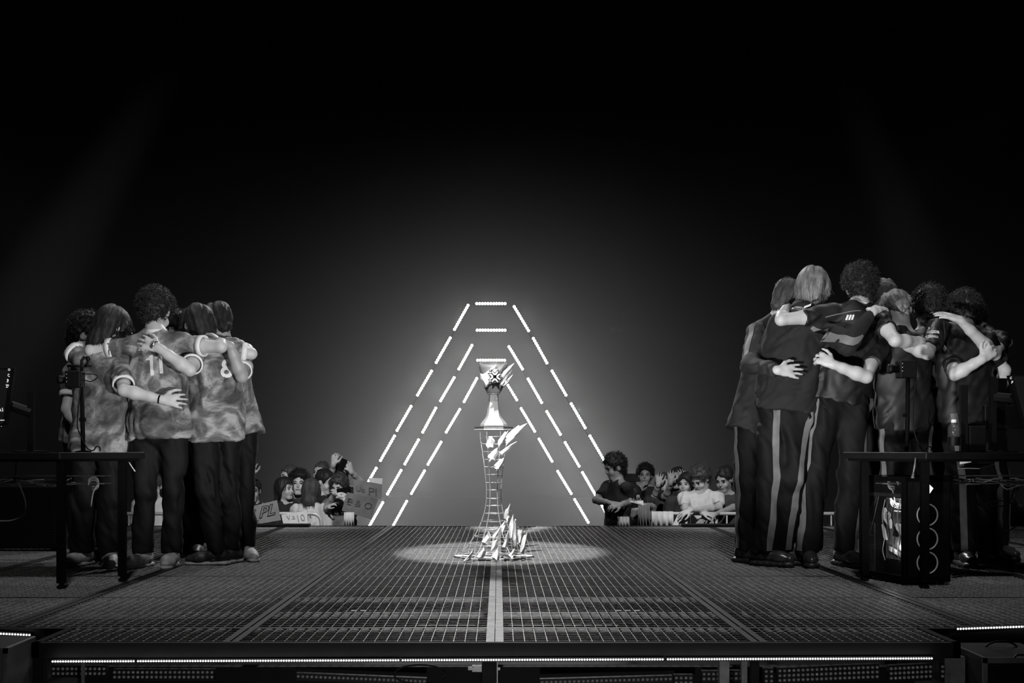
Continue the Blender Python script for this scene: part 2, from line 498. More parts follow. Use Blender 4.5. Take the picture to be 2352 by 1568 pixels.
for arch, Y, lab in ((OUT, 20.0, 'tallest A-shaped arch of white lamp bars, outermost of three'), (MID, 20.5, 'middle A-shaped arch of white lamp bars nested inside the tallest'), (INN, 21.0, 'smallest A-shaped arch of white lamp bars, its top just above the trophy')):
    root = empty('light_arch', (X(1127, Y), Y, FLOORZ)); tag(root, lab, 'light arch', 'A-shaped light arches behind the stage')
    for side in ('left', 'right', 'top'):
        q = arch[side]
        a, b = P(q[0][0], q[0][1], Y), P(q[-1][2], q[-1][3], Y)
        d = (b - a) / np.linalg.norm(b - a)
        if side != 'top': b = b + d * (b[2] - FLOORZ) / -d[2]
        off = np.array([0, 0.22, 0])
        MB().tube([a + off - 0.06 * d, b + off + (0.06 * d if side == 'top' else 0)], 0.006, 6).build('arch_' + ('crossbar' if side == 'top' else 'leg'), M_FRAME, root)
        for (x0, y0, x1, y1) in q:
            a, b = P(x0, y0, Y), P(x1, y1, Y)
            if max(a[2], b[2]) < FLOORZ + 0.2: continue
            d = (b - a) / np.linalg.norm(b - a); nrm = np.cross(d, (0, 1, 0))
            hb = MB(); hb.obox(a - d * 0.03 - nrm * 0.018 + np.array([0, 0.012, 0]), b - a + d * 0.06, nrm * 0.036, (0, 0.03, 0))
            bar = hb.build('lamp_bar', M_BLACK, root)
            for i in range(NB):
                c = a + (b - a) * i / (NB - 1)
                link_mesh('bulb', bulb_me, bar, tuple(c))
            MB().tube([(a + b) / 2 + np.array([0, 0.04, 0]), (a + b) / 2 + off], 0.008, 5).build('bar_bracket', M_FRAME, root)
            for k in (0.25, 0.75):
                pl = bpy.data.lights.new('bar_glow', 'POINT'); pl.energy = POWER_BAR / 2; pl.shadow_soft_size = 0.03
                po = bpy.data.objects.new('bar_glow', pl); COL.objects.link(po)
                po.location = tuple(a * (1 - k) + b * k + np.array([0, -0.06, 0]))
    relocate(root)

# ------------------------------------------------------------------ trophy plinth: six-sided flared wire tower
TX, TY = X(1134, 8.15), 8.15
prof = [(990, 31), (1002, 31), (1019, 28.5), (1037, 26.5), (1055, 23.5), (1072, 21.5), (1090, 19), (1108, 18), (1125, 17), (1144, 17), (1161, 18.5), (1178, 22), (1196, 27.5), (1213, 34), (1231, 44), (1249, 57), (1266, 72), (1278, 88)]
px2m = 8.15 / F_PX
tower = empty('wire_plinth', (TX, TY, 0)); tag(tower, 'flared six-sided silver wire tower carrying the trophy, with white flame shards', 'plinth')


def hexv(i, r, z): a = math.pi / 3 * i; return np.array([TX + r * math.cos(a), TY + r * math.sin(a) * 0.95, z])


zz = [Z(y, 8.15) for y, _ in prof]; zz[-1] = 0.006
rr = [r * px2m for _, r in prof]
zf = np.linspace(zz[-1], zz[0], 60); kf = np.polyfit(zz, rr, 7); rf = np.polyval(kf, zf)
rr = [float(np.polyval(kf, z)) for z in zz]
for i in range(6):
    MB().tube([hexv(i, r, z) for r, z in zip(rf, zf)], 0.0024, 6).build('upright_wire', M_WIRE, tower, True)
    MB().tube([hexv(i, r + 0.016 * max(0.0, 0.42 - z), z) for r, z in list(zip(rf, zf))[:28]], 0.002, 5).build('upright_wire', M_WIRE, tower, True)
for j in range(1, len(prof)):
    ov = 1.0 if j < 12 else 1.04
    b = MB()
    for i in range(6):
        p, q = hexv(i, rr[j] * ov, zz[j]), hexv(i + 1, rr[j] * ov, zz[j])
        jit = lambda: np.array([0, 0, random.uniform(-0.0025, 0.0025)])
        b.tube([p, p * 0.7 + q * 0.3 + jit(), p * 0.3 + q * 0.7 + jit(), q], 0.0025 if j < len(prof) - 1 else 0.006, 5)
    b.build('ring_wire', M_WIRE, tower, True)
# base ring frame lying on the deck and the top plate
b = MB()
for i in range(6):
    b.tube([hexv(i, rr[-1] * 0.55, 0.008), hexv(i + 1, rr[-1] * 0.55, 0.008)], 0.006, 6)
    b.tube([hexv(i, rr[-1] * 0.55, 0.008), hexv(i, rr[-1], 0.008)], 0.005, 6)
b.build('base_frame', M_WIRE, tower)
ztop = Z(988, 8.15)
MB().lathe([(0.130, -0.010), (0.139, -0.008), (0.139, 0.0), (0.130, 0.002)], (TX, TY, ztop + 0.01), 6, phase=0).build('top_plate', M_WIRE, tower)
MB().lathe([(0.139, 0.0), (0.139, 0.010), (0.128, 0.010), (0.128, 0.0)], (TX, TY, ztop + 0.014), 6, caps=False).build('top_rim', mat('dark_plate_rim', 70, 0.4, 0.3), tower)
M_SHARD = mat('white_flame_shard', 226, 0.5, 0, 0.06, 8)


def shard(outline, Y, tip, base, th=0.03, parent=None, name='flame_shard', m=None, keep=0.35):
    """low-relief spiky solid: outline in photo pixels at distance Y, a raised inset ridge towards the spine tip-base"""
    pts = [P(x, y, Y) for x, y in outline]
    poly = [(p[0], p[2]) for p in pts]
    n = len(poly)
    if sum(poly[i][0] * poly[(i + 1) % n][1] - poly[(i + 1) % n][0] * poly[i][1] for i in range(n)) < 0:
        poly = poly[::-1]
    a, b = P(*tip, Y), P(*base, Y)
    a, b = np.array([a[0], a[2]]), np.array([b[0], b[2]]); ab = b - a
    ins = []
    for q in poly:
        q = np.array(q); t = np.clip(np.dot(q - a, ab) / np.dot(ab, ab), 0.08, 0.92)
        s_ = a + ab * t
        ins.append(s_ + (q - s_) * keep)
    v = [(q[0], Y, q[1]) for q in poly] + [(q[0], Y - th * (0.7 + 0.6 * random.random()), q[1]) for q in ins] + [(q[0], Y + th * 0.6, q[1]) for q in ins]
    f = []
    for i in range(n):
        j = (i + 1) % n
        f += [(i, j, n + j), (i, n + j, n + i), (j, i, 2 * n + i), (j, 2 * n + i, 2 * n + j)]
    tri = tessellate_polygon([[Vector((q[0], q[1], 0)) for q in ins]])
    for t in tri:
        x, y, z = t
        if np.cross(ins[y] - ins[x], ins[z] - ins[x]) < 0: t = (x, z, y)
        f += [tuple(n + i for i in t), tuple(2 * n + i for i in t[::-1])]
    return MB().add(v, f).build(name, m or M_SHARD, parent)


def zc(l, sx, sy, k): return [(sx + x / k, sy + y / k) for x, y in l]


U = lambda l: zc(l, 1040, 970, 11.2)
YF = 8.0
shard(U([(915, 360), (910, 430), (845, 570), (870, 640), (895, 705), (970, 640), (1045, 640), (1040, 560), (1085, 490), (1065, 435), (1020, 390), (1010, 350)]), YF, U([(960, 360)])[0], U([(900, 690)])[0], parent=tower)
shard(U([(1345, 230), (1170, 455), (1150, 540), (1165, 600), (1165, 670), (1215, 570), (1285, 510), (1280, 480), (1340, 390), (1350, 330), (1440, 195), (1360, 270)]), YF, U([(1440, 195)])[0], U([(1165, 660)])[0], parent=tower)
shard(U([(1920, 10), (1685, 110), (1690, 70), (1530, 190), (1400, 300), (1350, 370), (1385, 410), (1340, 450), (1390, 460), (1355, 500), (1375, 600), (1440, 510), (1625, 380), (1570, 380), (1745, 262), (1640, 285), (1715, 230), (1660, 245)]), YF, U([(1920, 10)])[0], U([(1380, 570)])[0], parent=tower)
shard(U([(1660, 480), (1480, 560), (1230, 740), (1190, 770), (1210, 850), (1260, 840), (1255, 880), (1490, 685), (1460, 680), (1505, 610), (1560, 570)]), YF, U([(1655, 483)])[0], U([(1215, 830)])[0], parent=tower)
shard(U([(1155, 640), (1070, 690), (910, 840), (895, 890), (925, 930), (920, 1030), (950, 1020), (1010, 975), (1095, 980), (1090, 920), (1170, 810)]), YF, U([(1150, 650)])[0], U([(930, 1020)])[0], parent=tower)
shard(U([(1330, 890), (1250, 935), (1225, 930), (1055, 1105), (1085, 1110), (1060, 1165), (1095, 1180), (1085, 1215), (1115, 1275), (1180, 1190), (1240, 1215), (1215, 1150), (1310, 1050), (1320, 1000)]), YF, U([(1330, 890)])[0], U([(1110, 1270)])[0], parent=tower)
U = lambda l: zc(l, 1000, 1040, 5.807)
for o_, t_, b_, y_ in (
        ([(1000, 668), (960, 740), (935, 755), (920, 800), (910, 870), (930, 890), (930, 940), (970, 940), (1000, 860), (990, 830), (1018, 770), (985, 800)], (1000, 668), (945, 940), 7.98),
        ([(1040, 812), (1015, 870), (985, 950), (975, 1050), (985, 1140), (1010, 1130), (1020, 1160), (1040, 1100), (1060, 1000), (1050, 930)], (1040, 812), (1010, 1150), 7.9),
        ([(1062, 875), (1045, 930), (1040, 1060), (1030, 1160), (1045, 1250), (1085, 1255), (1095, 1120), (1085, 980), (1080, 890)], (1065, 875), (1060, 1250), 7.86),
        ([(1158, 1012), (1130, 1060), (1105, 1020), (1095, 1060), (1095, 1190), (1140, 1210), (1160, 1120)], (1158, 1012), (1115, 1200), 7.95),
        ([(1225, 1042), (1190, 1130), (1182, 1090), (1160, 1140), (1140, 1220), (1120, 1330), (1180, 1352), (1200, 1250), (1218, 1150)], (1225, 1042), (1150, 1340), 7.9),
        ([(930, 900), (880, 960), (860, 985), (870, 1050), (905, 1065), (945, 1000), (960, 940)], (935, 890), (890, 1060), 7.93),
        ([(870, 980), (800, 1060), (755, 1110), (760, 1160), (730, 1330), (800, 1270), (840, 1230), (830, 1190), (865, 1160), (880, 1090)], (870, 980), (735, 1325), 7.88),
        ([(975, 1020), (940, 1100), (920, 1180), (885, 1255), (920, 1270), (950, 1260), (975, 1150)], (978, 1020), (910, 1262), 7.84),
        ([(708, 1035), (690, 1080), (615, 1185), (640, 1232), (735, 1225), (725, 1180), (755, 1130)], (708, 1035), (680, 1230), 7.86),
        ([(515, 1265), (480, 1310), (465, 1355), (370, 1440), (470, 1435), (478, 1390), (510, 1330)], (515, 1265), (400, 1437), 7.80),
        ([(650, 1232), (625, 1290), (545, 1385), (565, 1402), (650, 1392), (682, 1310), (662, 1260)], (650, 1232), (580, 1395), 7.88),
        ([(838, 1255), (800, 1310), (745, 1385), (790, 1435), (850, 1430), (862, 1370), (850, 1290)], (838, 1255), (800, 1432), 7.80),
        ([(1060, 1262), (1015, 1320), (972, 1360), (1030, 1425), (1055, 1330)], (1060, 1262), (1020, 1415), 7.86)):
    shard(U(o_), y_, U([t_])[0], U([b_])[0], 0.035, parent=tower)
relocate(tower)

# ------------------------------------------------------------------ trophy
trophy = empty('trophy', (TX, TY, ztop + 0.024)); tag(trophy, 'silver flame-winged cup trophy with a dark-outlined four-chevron emblem', 'trophy')
tz = lambda py: Z(py, 8.15)
T = lambda l: zc(l, 1000, 800, 6.03)
# faceted eight-sided foot and stem
st = [(30.5, 978), (30.0, 974), (25.0, 967), (19.8, 961), (17.2, 956), (15.2, 948), (14.0, 938), (12.9, 928), (12.4, 922), (11.6, 913), (11.0, 903)]
MB().lathe([(r * px2m * 1.02, tz(y)) for r, y in st][:9], (TX, TY, 0), 8, phase=math.pi / 8 + 0.4).build('trophy_foot', M_TROPHY, trophy)
MB().lathe([(r * px2m * 1.0, tz(y)) for r, y in st][8:], (TX, TY, 0), 8, phase=math.pi / 8 + 0.4).build('trophy_stem', mat('satin_grey_stem', 128, 0.45, 0.1, 0.15, 18), trophy)
cup = MB().lathe([(11.5 * px2m, tz(903)), (14.5 * px2m, tz(903)), (16 * px2m, tz(901)), (22 * px2m, tz(889)), (23.5 * px2m, tz(880)), (20 * px2m, tz(880)), (11 * px2m, tz(899))], (TX, TY, 0), 24, caps=False)
cup.build('lower_bowl', M_TROPHYD, trophy, True)
MB().tube([(TX + 14.5 * px2m * math.cos(a), TY + 14.5 * px2m * math.sin(a), tz(904)) for a in np.linspace(0, 2 * math.pi, 25)], 0.0025, 6, False).build('collar_ring', M_TROPHY, trophy, True)
# tall open bowl behind the wing, rim tilted up
bw = MB(); n = 28; prof2 = [(0.35, 880), (0.72, 870), (0.92, 855), (1.0, 842), (0.99, 834)]
vs, fs = [], []
for (k, y) in prof2:
    for i in range(n):
        a = 2 * math.pi * i / n
        vs.append((TX + 33 * px2m * k * math.cos(a) * 0.98 - 0.004, TY + 0.03 + 24 * px2m * k * math.sin(a), tz(y) + (0.016 * math.sin(a) + 0.004) * (k ** 2)))
for j in range(len(prof2) - 1):
    fs += [(j * n + i, j * n + (i + 1) % n, (j + 1) * n + (i + 1) % n, (j + 1) * n + i) for i in range(n)]
o = bw.add(vs, fs).build('open_bowl', M_TROPHYD, trophy, True)
sm = o.modifiers.new('thickness', 'SOLIDIFY'); sm.thickness = 0.006
# flame wing shells
for o_, t_, b_, y_ in (
        ([(620, 345), (625, 420), (690, 540), (720, 530), (740, 500), (800, 480), (880, 470), (960, 380), (870, 300), (820, 230), (770, 270), (700, 330), (660, 355)], (830, 320), (700, 500), 8.06),
        ([(855, 210), (810, 240), (740, 300), (760, 340), (830, 290)], (855, 210), (760, 310), 8.05),
        ([(985, 190), (930, 220), (860, 270), (840, 320), (900, 330), (950, 270)], (985, 190), (860, 300), 8.045),
        ([(1103, 193), (1010, 250), (940, 320), (900, 400), (940, 430), (1000, 340), (1050, 290)], (1103, 193), (920, 400), 8.035),
        ([(1070, 292), (1020, 330), (960, 380), (930, 430), (970, 440), (1030, 370)], (1070, 292), (950, 420), 8.05),
        ([(1078, 358), (1030, 395), (980, 440), (990, 470), (1040, 430)], (1078, 358), (990, 455), 8.06),
        ([(1010, 375), (960, 400), (900, 470), (880, 520), (930, 520), (980, 440)], (1010, 375), (900, 505), 8.03),
        ([(1035, 430), (990, 460), (920, 520), (950, 530), (1000, 495)], (1035, 430), (940, 520), 8.05)):
    shard(T(o_), y_ - 0.02, T([t_])[0], T([b_])[0], 0.022, parent=trophy, name='flame_wing', m=M_TROPHY, keep=0.5)
# emblem: four chevrons pointing at the centre, dark outline slab behind each pale one
ex, ey = P(1080 + 888 / 15.68, 820 + 718 / 15.68, 8.0)[0], P(0, 820 + 718 / 15.68, 8.0)[2]
kk = 8.0 / F_PX / 15.68
chev = [(-130, 262), (-128, 125), (-50, 38), (50, 38), (128, 125), (130, 262), (0, 150)]
inner = [(-104, 210), (-101, 138), (-36, 64), (36, 64), (101, 138), (104, 210), (0, 106)]
for i in range(4):
    a = math.pi / 2 * i
    u = np.array([math.cos(a), 0, math.sin(a)]) * kk; v = np.array([-math.sin(a), 0, math.cos(a)]) * kk
    MB().prism(chev, (ex, 7.968, ey), u, v, (0, -1, 0), 0.012).build('emblem_outline', M_INK, trophy)
    MB().prism(inner, (ex, 7.968 - 0.011, ey), u, v, (0, -1, 0), 0.004).build('emblem_chevron', M_TROPHY, trophy)
MB().prism([(-50, -50), (50, -50), (50, 50), (-50, 50)], (ex, 7.968, ey), np.array([kk, 0, 0]), np.array([0, 0, kk]), (0, -1, 0), 0.009).build('emblem_hub', M_INK, trophy)
relocate(trophy)
# ------------------------------------------------------------------ people: signed-distance bodies meshed with surface nets
def nrm(v):
    v = np.array(v, float); return v / (np.linalg.norm(v) + 1e-9)


_lat = RNG.random((32, 32, 32)).astype(np.float32)


def vnoise(x, y, z):
    xi, yi, zi = np.floor(x), np.floor(y), np.floor(z)
    fx, fy, fz = x - xi, y - yi, z - zi
    fx, fy, fz = fx * fx * (3 - 2 * fx), fy * fy * (3 - 2 * fy), fz * fz * (3 - 2 * fz)
    xi, yi, zi = xi.astype(int) & 31, yi.astype(int) & 31, zi.astype(int) & 31
    xj, yj, zj = (xi + 1) & 31, (yi + 1) & 31, (zi + 1) & 31
    L = _lat
    a = L[xi, yi, zi] * (1 - fx) + L[xj, yi, zi] * fx
    b = L[xi, yj, zi] * (1 - fx) + L[xj, yj, zi] * fx
    c = L[xi, yi, zj] * (1 - fx) + L[xj, yi, zj] * fx
    d = L[xi, yj, zj] * (1 - fx) + L[xj, yj, zj] * fx
    return (a * (1 - fy) + b * fy) * (1 - fz) + (c * (1 - fy) + d * fy) * fz - 0.5


class Field:
    """list of primitives; each is (bbox lo, bbox hi, distance function, blend, sign)"""
    def __init__(s):
        s.p = []

    def cone(s, a, b, ra, rb=None, k=0.02, axis=None, fl=1.0, flat0=None, flat1=None, sub=False):
        a, b = np.array(a, float), np.array(b, float)
        rb = ra if rb is None else rb
        ab = b - a; L2 = float(np.dot(ab, ab)) + 1e-9; L = math.sqrt(L2)
        ax = nrm(axis) if axis is not None else None
        n1 = nrm(flat1) if flat1 is not None and flat1 is not True else ab / L
        n0 = nrm(flat0) if flat0 is not None and flat0 is not True else -ab / L

        def f(x, y, z):
            px, py, pz = x - a[0], y - a[1], z - a[2]
            t = np.clip((px * ab[0] + py * ab[1] + pz * ab[2]) / L2, 0, 1)
            qx, qy, qz = px - ab[0] * t, py - ab[1] * t, pz - ab[2] * t
            d2 = qx * qx + qy * qy + qz * qz
            if ax is not None:
                c = qx * ax[0] + qy * ax[1] + qz * ax[2]
                d2 = d2 + c * c * (1 / (fl * fl) - 1)
            d = np.sqrt(d2) - (ra + (rb - ra) * t)
            if ax is not None: d = d * (0.5 + 0.5 * fl)
            if flat1 is not None: d = np.maximum(d, (x - b[0]) * n1[0] + (y - b[1]) * n1[1] + (z - b[2]) * n1[2])
            if flat0 is not None: d = np.maximum(d, (x - a[0]) * n0[0] + (y - a[1]) * n0[1] + (z - a[2]) * n0[2])
            return d
        r = max(ra, rb)
        s.p.append((np.minimum(a, b) - r, np.maximum(a, b) + r, f, k, sub))
        return s

    def path(s, pts, rs, **kw):
        for i in range(len(pts) - 1):
            s.cone(pts[i], pts[i + 1], rs[i], rs[i + 1], **kw)
        return s

    def ell(s, c, R, rad, k=0.01, sub=False):
        """R rows = local axes"""
        c, R = np.array(c, float), np.array(R, float); rad = np.array(rad, float)

        def f(x, y, z):
            px, py, pz = x - c[0], y - c[1], z - c[2]
            u = [(px * R[i][0] + py * R[i][1] + pz * R[i][2]) / rad[i] for i in range(3)]
            k0 = np.sqrt(u[0] ** 2 + u[1] ** 2 + u[2] ** 2)
            k1 = np.sqrt((u[0] / rad[0]) ** 2 + (u[1] / rad[1]) ** 2 + (u[2] / rad[2]) ** 2) + 1e-6
            return k0 * (k0 - 1) / k1
        ext = np.sqrt(((R * rad[:, None]) ** 2).sum(0))
        s.p.append((c - ext, c + ext, f, k, sub))
        return s

    def halfspace(s, c, n, rad):
        """remove what lies beyond the plane (c, n) within rad of c"""
        c, n = np.array(c, float), nrm(n)
        s.p.append((c - rad, c + rad, lambda x, y, z: -((x - c[0]) * n[0] + (y - c[1]) * n[1] + (z - c[2]) * n[2]), 0.0, True))
        return s

    def mesh(s, name, res, m=None, disp=None, zmin=None, smooth=1):
        big = 0.06
        pos = [q for q in s.p if not q[4]]
        lo = np.min([q[0] for q in pos], axis=0) - 3 * res - 0.012
        hi = np.max([q[1] for q in pos], axis=0) + 3 * res + 0.012
        if zmin is not None: lo[2] = max(lo[2], zmin - 3 * res)
        n = np.ceil((hi - lo) / res).astype(int) + 1
        D = np.full(n, big, np.float32)
        ax = [(lo[i] + res * np.arange(n[i])).astype(np.float32) for i in range(3)]
        for (a, b, f, k, sub) in s.p:
            mg = max(k, 2.5 * res) + 0.012
            i0 = np.maximum(((a - mg - lo) / res).astype(int), 0); i1 = np.minimum(((b + mg - lo) / res).astype(int) + 2, n)
            if np.any(i1 <= i0): continue
            sl = tuple(slice(i0[i], i1[i]) for i in range(3))
            x, y, z = ax[0][sl[0]][:, None, None], ax[1][sl[1]][None, :, None], ax[2][sl[2]][None, None, :]
            d = f(x, y, z).astype(np.float32)
            E = D[sl]
            if sub:
                if k > 0:
                    h = np.clip(0.5 - 0.5 * (E + d) / k, 0, 1)
                    D[sl] = E * (1 - h) - d * h + k * h * (1 - h)
                else: D[sl] = np.maximum(E, -d)
            elif k > 0:
                h = np.clip(0.5 + 0.5 * (d - E) / k, 0, 1)
                D[sl] = d * (1 - h) + E * h - k * h * (1 - h)
            else: D[sl] = np.minimum(E, d)
        if disp is not None:
            near = np.abs(D) < 0.03
            idx = np.nonzero(near)
            D[idx] += disp(ax[0][idx[0]], ax[1][idx[1]], ax[2][idx[2]])
        if zmin is not None:
            D = np.maximum(D, (zmin - ax[2])[None, None, :])
        return surface_net(D, lo, res, name, m, smooth)


def surface_net(D, lo, res, name, m, smooth=1):
    ins = D < 0
    c = np.zeros(tuple(k - 1 for k in D.shape), np.int8)
    for i in (0, 1):
        for j in (0, 1):
            for k in (0, 1):
                c += ins[i:i + c.shape[0], j:j + c.shape[1], k:k + c.shape[2]]
    act = (c > 0) & (c < 8)
    ai = np.array(np.nonzero(act))
    nv = ai.shape[1]
    ids = np.full(c.shape, -1, np.int32)
    ids[tuple(ai)] = np.arange(nv)
    acc = np.zeros((nv, 3)); cnt = np.zeros(nv)
    corners = [(i, j, k) for i in (0, 1) for j in (0, 1) for k in (0, 1)]
    for p in corners:
        for axx in range(3):
            if p[axx]: continue
            q = list(p); q[axx] = 1
            a = D[ai[0] + p[0], ai[1] + p[1], ai[2] + p[2]]; b = D[ai[0] + q[0], ai[1] + q[1], ai[2] + q[2]]
            x = (a < 0) != (b < 0)
            t = np.where(x, a / (a - b + 1e-12), 0)
            pt = np.repeat(np.array(p, float)[None], nv, 0); pt[:, axx] += t
            acc += pt * x[:, None]; cnt += x
    V = lo + res * (ai.T + acc / np.maximum(cnt, 1)[:, None])
    faces = []
    for axx in range(3):
        o1, o2 = [(1, 2), (2, 0), (0, 1)][axx]
        sl0 = [slice(None)] * 3; sl1 = [slice(None)] * 3
        sl0[axx] = slice(0, -1); sl1[axx] = slice(1, None)
        a, b = ins[tuple(sl0)], ins[tuple(sl1)]
        e = np.array(np.nonzero(a != b))
        ok = (e[o1] > 0) & (e[o2] > 0) & (e[o1] < D.shape[o1] - 1) & (e[o2] < D.shape[o2] - 1)
        e = e[:, ok]
        s_ = a[tuple(e)]

        def cid(d1, d2):
            q = [e[0].copy(), e[1].copy(), e[2].copy()]; q[o1] -= d1; q[o2] -= d2
            return ids[tuple(q)]
        f = np.stack([cid(1, 1), cid(0, 1), cid(0, 0), cid(1, 0)], 1)
        f[~s_] = f[~s_][:, ::-1]
        faces.append(f)
    Fc = np.concatenate(faces)
    for _ in range(smooth):                      # light Laplacian
        a2 = np.zeros_like(V); n2 = np.zeros(nv)
        for i in range(4):
            np.add.at(a2, Fc[:, i], V[Fc[:, (i + 1) % 4]]); np.add.at(n2, Fc[:, i], 1)
        V = V * 0.4 + 0.6 * a2 / np.maximum(n2, 1)[:, None]
    me = bpy.data.meshes.new(name)
    me.vertices.add(nv); me.vertices.foreach_set('co', V.astype(np.float32).ravel())
    nf = len(Fc)
    me.loops.add(nf * 4); me.loops.foreach_set('vertex_index', Fc.astype(np.int32).ravel())
    me.polygons.add(nf); me.polygons.foreach_set('loop_start', np.arange(0, nf * 4, 4, dtype=np.int32))
    me.update(calc_edges=True)
    me.polygons.foreach_set('use_smooth', np.ones(nf, bool))
    if m: me.materials.append(m)
    return me


# --- people materials
def cloth_mat(name, lo, hi, scale=9.0, dist=3.0, rough=0.75, lines=True, sheen=0.0):
    """swirling printed jersey: distorted noise bands with dark fine lines"""
    m = bpy.data.materials.new(name); m.use_nodes = True
    nt = m.node_tree; b = nt.nodes['Principled BSDF']
    b.inputs['Roughness'].default_value = rough
    b.inputs['Specular IOR Level'].default_value = 0.3
    tc = nt.nodes.new('ShaderNodeTexCoord')
    mp = nt.nodes.new('ShaderNodeMapping'); mp.inputs['Scale'].default_value = (1, 1, 1.15)
    nt.links.new(tc.outputs['Object'], mp.inputs['Vector'])
    n = nt.nodes.new('ShaderNodeTexNoise'); n.inputs['Scale'].default_value = scale; n.inputs['Detail'].default_value = 5; n.inputs['Distortion'].default_value = dist
    r = nt.nodes.new('ShaderNodeValToRGB')
    e = r.color_ramp.elements
    e[0].position, e[1].position = 0.36, 0.62
    e[0].color = (lin(lo),) * 3 + (1,); e[1].color = (lin(hi),) * 3 + (1,)
    mid = r.color_ramp.elements.new(0.5); mid.color = (lin((lo + hi) / 2 - 6),) * 3 + (1,)
    nt.links.new(mp.outputs[0], n.inputs['Vector']); nt.links.new(n.outputs['Fac'], r.inputs['Fac'])
    col = r.outputs['Color']
    if lines:
        wv = nt.nodes.new('ShaderNodeTexWave'); wv.inputs['Scale'].default_value = 7; wv.inputs['Distortion'].default_value = 14; wv.inputs['Detail'].default_value = 3; wv.inputs['Detail Scale'].default_value = 1.6; wv.bands_direction = 'Z'
        nt.links.new(mp.outputs[0], wv.inputs['Vector'])
        r2 = nt.nodes.new('ShaderNodeValToRGB')
        r2.color_ramp.elements[0].position = 0.02; r2.color_ramp.elements[1].position = 0.10
        r2.color_ramp.elements[0].color = (0.74, 0.74, 0.74, 1); r2.color_ramp.elements[1].color = (1, 1, 1, 1)
        nt.links.new(wv.outputs['Color'], r2.inputs['Fac'])
        mx = nt.nodes.new('ShaderNodeMix'); mx.data_type = 'RGBA'; mx.blend_type = 'MULTIPLY'; mx.inputs['Factor'].default_value = 1.0
        nt.links.new(col, mx.inputs['A']); nt.links.new(r2.outputs['Color'], mx.inputs['B'])
        col = mx.outputs['Result']
    nt.links.new(col, b.inputs['Base Color'])
    MATS[name] = m
    return m


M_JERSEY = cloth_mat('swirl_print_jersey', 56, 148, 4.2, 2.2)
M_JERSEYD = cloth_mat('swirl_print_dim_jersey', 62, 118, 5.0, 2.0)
M_DJERSEY = mat('dark_satin_jersey', 21, 0.56, 0.0, 0.22, 14, 0.05, spec=0.35)
M_DJACKET = mat('dark_cotton_jacket', 25, 0.8, 0.0, 0.25, 22, 0.08)
M_HOODIE = mat('black_cotton_hoodie', 13, 0.85, 0.0, 0.25, 30, 0.08)
M_TROUSER = mat('black_track_trousers', 10, 0.75, 0, 0.25, 20, spec=0.2)
M_STRIPE = mat('grey_side_stripe', 98, 0.7, 0, 0.12, 20)
M_WHITE = mat('white_knit_cuff', 205, 0.75, 0, 0.06, 40)
M_PRINT = mat('pale_jersey_print', 200, 0.7, 0, 0.06, 20)
M_SKIN = mat('skin', 172, 0.5, 0, 0.08, 14, spec=0.4)
M_SKIN2 = mat('tanned_and_shaded_skin', 142, 0.5, 0, 0.08, 14, spec=0.4)  # darker tone; also paints in the shade on the player behind number 8
M_HAIRK = mat('black_hair', 26, 0.62, 0, 0.35, 30, spec=0.35)
M_HAIRB = mat('fair_hair', 110, 0.62, 0, 0.3, 30, spec=0.3)
M_HAIRG = mat('brown_hair', 62, 0.62, 0, 0.3, 30, spec=0.3)
M_SHOEK = mat('black_sneaker_upper', 22, 0.5, 0, 0.35, 30, 0.1)
M_SHOEW = mat('pale_sneaker_upper', 150, 0.6, 0, 0.25, 22, 0.15)
M_SHOEG = mat('grey_glossy_sneaker', 60, 0.28, 0.2, 0.5, 16, 0.2)
M_SOLE = mat('pale_rubber_sole', 150, 0.6, 0, 0.2, 25, 0.2)
M_SOLEK = mat('dark_rubber_sole', 40, 0.45, 0, 0.4, 25, 0.2)
M_LIP = mat('lips', 92, 0.45, 0, 0.1, 30)
M_EYE = mat('dark_eye', 14, 0.2, 0, 0.1, 40)
M_SILVER = mat('polished_steel', 180, 0.2, 0.9, 0.1, 30)


def frame(f, up=(0, 0, 1)):
    """rows: right, forward, up"""
    f = nrm(f); u = np.array(up, float); r = nrm(np.cross(f, u)); u = np.cross(r, f)
    return np.array([r, f, u])


def head_field(F, C, R, s=1.0, face=True):
    C = np.array(C, float)
    w_ = lambda p: C + s * (p[0] * R[0] + p[1] * R[1] + p[2] * R[2])
    F.ell(w_((0, -0.012, 0.030)), R, np.array([0.075, 0.096, 0.092]) * s, 0.02)
    F.ell(w_((0, 0.032, -0.045)), R, np.array([0.058, 0.062, 0.066]) * s, 0.03)
    F.cone(w_((-0.02, 0.07, -0.096)), w_((0.02, 0.07, -0.096)), 0.018 * s, k=0.025)
    for q in (-1, 1):
        F.ell(w_((q * 0.077, -0.008, -0.002)), R, np.array([0.011, 0.024, 0.033]) * s, 0.008)
    if face:
        F.cone(w_((-0.035, 0.078, 0.030)), w_((0.035, 0.078, 0.030)), 0.013 * s, k=0.015)
        for q in (-1, 1):
            F.ell(w_((q * 0.032, 0.098, 0.010)), R, np.array([0.017, 0.014, 0.011]) * s, 0.008, True)
            F.ell(w_((q * 0.04, 0.064, -0.032)), R, np.array([0.022, 0.024, 0.022]) * s, 0.02)
        F.cone(w_((0, 0.09, 0.015)), w_((0, 0.104, -0.022)), 0.008 * s, 0.0115 * s, k=0.012)
        F.cone(w_((-0.018, 0.087, -0.058)), w_((0.018, 0.087, -0.058)), 0.0085 * s, k=0.008)
        F.ell(w_((0, 0.100, -0.0575)), R, np.array([0.026, 0.010, 0.0032]) * s, 0.003, True)


